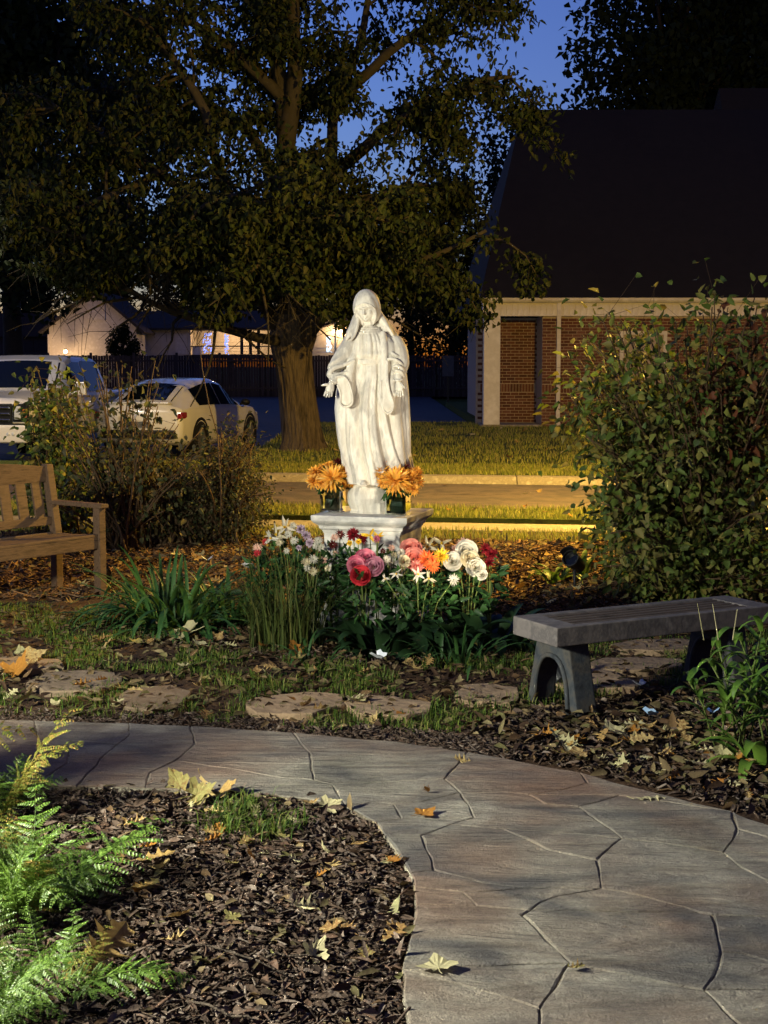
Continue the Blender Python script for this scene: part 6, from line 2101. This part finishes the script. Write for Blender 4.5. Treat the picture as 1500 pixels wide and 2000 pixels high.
silk('bunch of dusky pink silk roses above the dark leaves', [(696, 1104, 7.95, 'rose', .040, 'fl_pink'), (714, 1090, 7.98, 'rose', .042, 'fl_pink'), (730, 1106, 7.95, 'rose', .042, 'fl_mauve'), (704, 1124, 7.9, 'rose', .042, 'fl_red')], leaf=(30, .09, .09, .05))
silk('small white silk carnations left of the coral roses', [(783, 1080, 8.0, 'pom', .036, 'fl_white'), (790, 1096, 7.97, 'rose', .026, 'fl_cream'), (755, 1092, 8.0, 'daisy', .026, 'fl_white')])
silk('coral pink silk roses right of the pedestal front', [(803, 1072, 8.05, 'rose', .046, 'fl_coral'), (808, 1090, 8.0, 'rose', .046, 'fl_coral'), (815, 1106, 7.97, 'dahlia', .046, 'fl_coral')])
silk('bright orange silk gerbera beside the yellow dahlia', [(836, 1092, 7.95, 'daisy', .056, 'fl_orange'), (845, 1104, 7.92, 'daisy', .044, 'fl_orange')])
silk('bright yellow silk dahlia between gerbera and cream roses', [(862, 1086, 8.0, 'dahlia', .052, 'fl_yellow')])
silk('pale cream silk lilies behind the orange gerbera', [(836, 1068, 8.15, 'lily', .055, 'fl_cream'), (862, 1062, 8.15, 'lily', .052, 'fl_cream')])
silk('peach silk hydrangea behind the cream roses', [(906, 1064, 8.2, 'pom', .062, 'fl_peach'), (892, 1074, 8.2, 'pom', .052, 'fl_peach')])
silk('cluster of cream silk roses at the right of the bed', [(911, 1076, 8.05, 'rose', .046, 'fl_white'), (884, 1096, 8.0, 'rose', .040, 'fl_white'), (918, 1092, 8.0, 'rose', .040, 'fl_cream'), (929, 1108, 7.98, 'rose', .040, 'fl_white'), (940, 1122, 7.97, 'rose', .026, 'fl_white'), (894, 1086, 8.05, 'daisy', .03, 'fl_white')], leaf=(36, .12, .09, .05))
silk('dark red silk flower spray at the right end of the flowers', [(948, 1072, 8.1, 'dahlia', .040, 'fl_darkred'), (960, 1082, 8.1, 'dahlia', .042, 'fl_darkred'), (956, 1098, 8.08, 'dahlia', .036, 'fl_darkred')])
silk('low white silk petals among the dark leaves under the coral roses', [(775, 1122, 7.95, 'lily', .034, 'fl_white'), (816, 1122, 7.85, 'lily', .040, 'fl_white'), (838, 1130, 7.85, 'lily', .034, 'fl_cream'), (886, 1132, 7.9, 'daisy', .034, 'fl_white'), (752, 1130, 7.9, 'lily', .024, 'fl_white')])

silk('grey-white silk filler blossoms in front of the pedestal left corner', [(640, 1082, 8.25, 'daisy', .026, 'fl_white'), (648, 1096, 8.2, 'daisy', .022, 'fl_lilac'), (632, 1094, 8.22, 'daisy', .024, 'fl_peach'), (640, 1110, 8.15, 'daisy', .022, 'fl_cream'), (655, 1080, 8.2, 'pom', .02, 'fl_peach')])
silk('pale green silk filler low before the pedestal front', [(765, 1070, 8.15, 'daisy', .022, 'fl_peach'), (770, 1084, 8.1, 'daisy', .022, 'fl_cream'), (748, 1076, 8.15, 'daisy', .020, 'mum_maroon'), (760, 1100, 8.05, 'daisy', .022, 'fl_white')])
silk('small yellow-white silk sprig left of the reedy grass', [(545, 1060, 8.3, 'daisy', .024, 'fl_cream'), (575, 1056, 8.35, 'daisy', .026, 'fl_white'), (584, 1070, 8.3, 'pom', .026, 'fl_lilac'), (560, 1076, 8.25, 'daisy', .02, 'fl_white')])
# --- little butterfly picks
mat('wing_blue', [hx('8fb4d8'), hx('b4d0e8')], 30, 0.5, spec=0.3, island=True)
mat('wing_white', [hx('cfd4d8'), hx('e0e4e6')], 30, 0.5, spec=0.3)
def butterfly(px_, py_, z, m, rot, label, s=.03):
    g = G(px_, py_, z)
    root = thing('butterfly_pick', label, 'butterfly ornament', (g.x, g.y, z), rot)
    MB().tube([(0, 0, -z - .02), (0, 0, -.003)], [.0012, .0012], 5).build('stake', 'dark_metal', root)
    MB().tube([(0, -s * .5, 0), (0, 0, .003), (0, s * .55, .004)], [.0015, .003, .002], 6).build('body', 'dark_metal', root)
    for sg in (-1, 1):
        w = [(0, s * .35, 0), (sg * s * .75, s * .85, s * .55), (sg * s * .95, s * .5, s * .75), (sg * s * .7, s * .05, s * .5), (sg * s * .75, -s * .45, s * .5), (sg * s * .4, -s * .6, s * .3), (0, -s * .2, 0)]
        mb = MB(); mb.add(w + [(x, y, zz - .0015) for x, y, zz in w], [tuple(range(7)) if sg > 0 else tuple(reversed(range(7))), tuple(range(7, 14))])
        mb.build('wing', m, root)
butterfly(1250, 1338, .05, 'wing_white', R(30), 'white butterfly pick behind the right end of the grey bench legs', .035)
butterfly(1274, 1396, .07, 'wing_blue', R(100), 'blue-white butterfly pick standing upright in the leaves before the bench', .04)
butterfly(1392, 1391, .10, 'wing_blue', R(-20), 'bright blue butterfly pick at the lance-leaved plant', .036)
butterfly(772, 1195, .10, 'wing_white', R(20), 'white butterfly pick low among the dark leaves', .045)
butterfly(742, 1285, .06, 'wing_white', R(60), 'white butterfly pick in the mulch before the flowers', .05)
butterfly(922, 1155, .22, 'wing_white', R(0), 'pale butterfly pick at the right of the dark leaves', .045)
butterfly(405, 1094, .10, 'wing_white', R(10), 'white butterfly pick behind the strap-leaved clump', .05)
butterfly(485, 1108, .14, 'wing_white', R(80), 'white butterfly pick between the clump and the reeds', .05)
# ------------------------------------------------------------------ vehicles
mat('car_white', [hx('cfcdc8'), hx('c6c4c0')], 2, 0.25, spec=0.5, coat=0.6)
mat('car_black', [hx('101112'), hx('161718')], 5, 0.5)
mat('car_glass', [hx('0b0e12'), hx('0e1216')], 4, 0.05, spec=0.6)
mat('tyre', [hx('141414'), hx('1b1b1b')], 20, 0.9)
mat('rim', [hx('8a8c90'), hx('9a9ca0')], 10, 0.35, metallic=.8)
mat('chrome', [hx('b8babd'), hx('c4c6c8')], 10, 0.15, metallic=1.0)
mat('tail_red', [hx('6a1014'), hx('8a181c')], 14, 0.2, spec=0.5)
mat('amber', [hx('c06a1c'), hx('a85a18')], 14, 0.25, spec=0.5)
mat('lamp_clear', [hx('9aa0a8'), hx('c0c4c8')], 30, 0.15, spec=0.6)

def car(name, label, cat, loc, rz, st, glass_side, ends, wheels, wr):
    """st: stations (x, z bottom, z belt, z top, half width, half roof width), rear to front; x is forward"""
    root = thing(name, label, cat, loc, rz)
    def half(s):
        x, zb, zl, zt, w, wt = s
        return [(x, w * .90, zb), (x, w * .985, zb + .10), (x, w, zb + (zl - zb) * .55), (x, w * .985, zl - .05), (x, w * .955, zl), (x, wt + (w * .955 - wt) * .08, zt - .06 if zt - zl > .12 else zl + (zt - zl) * .5), (x, wt * .86, zt - .012), (x, wt * .4, zt)]
    # interpolate stations smoothly
    xs = np.array([s[0] for s in st]); A = np.array(st)
    X = np.unique(np.concatenate([np.linspace(xs[0], xs[-1], 44), xs]))
    S_ = [[x] + [float(np.interp(x, xs, A[:, k])) for k in range(1, 6)] for x in X]
    rings = []
    for s in S_:
        h = half(s)
        rings.append([(a, -b, c) for a, b, c in h] + [(a, b, c) for a, b, c in reversed(h)])
    MB().loft(rings).build('body', 'car_white', root, smooth=True)
    def at(x, t, sg, off=.010):
        s = [x] + [float(np.interp(x, xs, A[:, k])) for k in range(1, 6)]
        zl, zt, w, wt = s[2], s[3], s[4] * .955, s[5]
        ztt = zt - .06
        y0, y1 = w, wt + (w - wt) * .08
        return (x, sg * (y0 + (y1 - y0) * t + off), zl + (ztt - zl) * t)
    for xa, xb, ta, tb in glass_side:
        for sg in (-1, 1):
            n = 8
            V = []
            for i in range(n + 1):
                x = xa + (xb - xa) * i / n
                V += [at(x, ta, sg), at(x, tb, sg)]
            F = [(2 * i, 2 * i + 2, 2 * i + 3, 2 * i + 1) if sg < 0 else (2 * i, 2 * i + 1, 2 * i + 3, 2 * i + 2) for i in range(n)]
            MB().add(V, F).build('side_window', 'car_glass', root, smooth=True)
    for (x0, x1, k0, k1, nm) in ends:
        def top(x, f):
            zt, wt = float(np.interp(x, xs, A[:, 3])), float(np.interp(x, xs, A[:, 5]))
            return [(x, y * wt * .93, zt + f - .04 * y * y) for y in np.linspace(-1, 1, 9)]
        V, F = [], []
        n = 6
        for i in range(n + 1):
            V += [(p[0] + (.010 if x1 > x0 else -.010) * 0, p[1], p[2]) for p in top(x0 + (x1 - x0) * i / n, .016)]
        for i in range(n):
            for j in range(8):
                F.append((i * 9 + j, i * 9 + j + 1, i * 9 + j + 10, i * 9 + j + 9))
        MB().add(V, F).build(nm, 'car_glass', root, smooth=True)
    for x in wheels:
        for sg in (-1, 1):
            w = float(np.interp(x, xs, A[:, 4]))
            M = Matrix.Translation((x, sg * (w - .115), wr)) @ Matrix.Rotation(math.pi / 2 * (-sg), 4, 'X')
            MB().lathe([(wr * 1.18, .0), (wr * 1.18, .120), (wr * 1.02, .120), (wr * 1.02, .0)], 28, M).build('wheel_arch', 'car_black', root)
            tw = MB().lathe([(wr * .62, -.08), (wr * .95, -.09), (wr, -.06), (wr, .09), (wr * .95, .125), (wr * .64, .13), (wr * .62, .10)], 28, M).build('wheel', 'tyre', root, smooth=True)
            rm = MB()
            rm.lathe([(.02, .095), (wr * .62, .090), (wr * .62, .118), (.02, .10)], 24, M)
            for k in range(5):
                rm.box((wr * .34, 0, .118), (wr * .56, .06, .02), M @ Matrix.Rotation(2 * math.pi * k / 5, 4, 'Z'))
            o = rm.build('rim', 'rim'); o.parent = tw
    return root

def crossover():
    st = [(-2.28, .42, .84, .90, .78, .66), (-2.20, .30, .93, 1.02, .87, .64), (-1.90, .24, .95, 1.13, .90, .60), (-1.35, .22, .955, 1.36, .91, .585), (-.75, .20, .95, 1.46, .91, .59), (-.1, .20, .94, 1.485, .91, .60),
          (.35, .20, .93, 1.42, .91, .60), (.80, .20, .92, 1.18, .91, .64), (1.18, .20, .92, .99, .91, .74), (1.7, .22, .86, .93, .90, .70), (2.12, .28, .72, .78, .84, .6), (2.28, .38, .60, .64, .70, .5)]
    r = car('white_car', 'white fastback car parked behind the twiggy shrub, seen from its rear corner', 'car', (-4.02, 28.6, -.12), R(76), st,
            [(-1.35, -.25, .06, .94), (-.20, .80, .06, .92)], [(-2.02, -1.25, 0, 0, 'rear_window'), (.45, 1.14, 0, 0, 'windscreen')], (-1.40, 1.40), .345)
    MB().box((-2.24, 0, .79), (.06, 1.62, .10)).build('tail_light', 'tail_red', r, bevel=.02)
    for sg in (-1, 1):
        MB().box((-2.13, sg * .80, .81), (.26, .16, .13)).build('tail_light', 'tail_red', r, bevel=.03)
        mr = MB(); mr.ball((.86, sg * 1.0, .99), (.09, .10, .075), nu=12, nv=8); mr.box((.88, sg * .93, .95), (.06, .1, .04))
        mr.build('mirror', 'car_black', r, smooth=True)
        MB().ball((2.12, sg * .68, .71), (.14, .14, .07), nu=12, nv=6).build('headlight', 'lamp_clear', r, smooth=True)
        MB().box((-.02, sg * .917, .70), (.16, .012, .025)).build('door_handle', 'chrome', r)
    MB().box((-2.26, 0, .46), (.10, 1.5, .16)).build('bumper', 'car_black', r, bevel=.03)
    MB().box((-2.29, 0, .64), (.02, .50, .11)).build('number_plate', 'sign_face', r)
    MB().box((-2.16, 0, 1.035), (.14, 1.2, .03)).build('spoiler', 'car_white', r, bevel=.012)
crossover()

def pickup():
    st = [(-2.95, .58, 1.20, 1.24, .96, .90), (-2.85, .50, 1.22, 1.26, 1.0, .94), (-1.30, .46, 1.22, 1.26, 1.01, .94), (-1.22, .46, 1.22, 1.84, 1.01, .72), (-1.0, .46, 1.22, 1.90, 1.01, .72), (.30, .46, 1.21, 1.92, 1.01, .72),
          (.62, .46, 1.20, 1.84, 1.01, .74), (1.25, .46, 1.19, 1.30, 1.01, .86), (1.7, .46, 1.16, 1.26, 1.01, .86), (2.7, .46, 1.10, 1.19, 1.0, .84), (2.88, .48, 1.04, 1.10, .97, .80), (2.95, .52, .98, 1.02, .94, .78)]
    r = car('pickup_truck', 'white pickup truck facing the camera, cut off by the left edge', 'truck', (-6.46, 26.55, -.12), R(-97), st,
            [(-1.05, -.15, .06, .94), (-.05, .80, .06, .90)], [(.66, 1.22, 0, 0, 'windscreen')], (-1.85, 1.92), .40)
    MB().box((2.965, 0, .93), (.06, 1.36, .34)).build('grille', 'car_black', r, bevel=.02)
    for z in (.83, .93, 1.03):
        MB().box((3.0, 0, z), (.03, 1.30, .035)).build('grille_bar', 'chrome', r, bevel=.008)
    for sg in (-1, 1):
        MB().box((2.925, sg * .82, .95), (.12, .26, .30)).build('headlight_surround', 'car_black', r, bevel=.02)
        MB().box((2.975, sg * .78, .95), (.06, .11, .22)).build('headlight', 'lamp_clear', r, bevel=.015)
        MB().box((2.955, sg * .90, .93), (.07, .07, .16)).build('side_marker', 'amber', r, bevel=.01)
        fg = MB().box((3.035, sg * .70, .60), (.05, .34, .13)).build('fog_lamp_surround', 'car_black', r, bevel=.015)
        for k in (-.06, .03):
            o = MB().ball((3.06, sg * (.70 + k), .60), (.02, .038, .038), nu=10, nv=6).build('fog_lamp', 'lamp_clear'); o.parent = fg
        mr = MB(); mr.box((.95, sg * 1.17, 1.32), (.10, .20, .24)); mr.box((.95, sg * 1.04, 1.24), (.05, .16, .05))
        mr.build('mirror', 'car_white', r, bevel=.02)
        MB().box((-.20, sg * 1.018, 1.08), (.20, .014, .035)).build('door_handle', 'chrome', r)
    bp = MB(); bp.box((2.96, 0, .60), (.22, 1.92, .30)); bp.build('bumper', 'car_white', r, bevel=.05, seg=3)
    MB().box((2.95, 0, .765), (.12, 1.86, .024)).build('bumper_gap', 'car_black', r)
pickup()
print('objects', len(scene.objects))
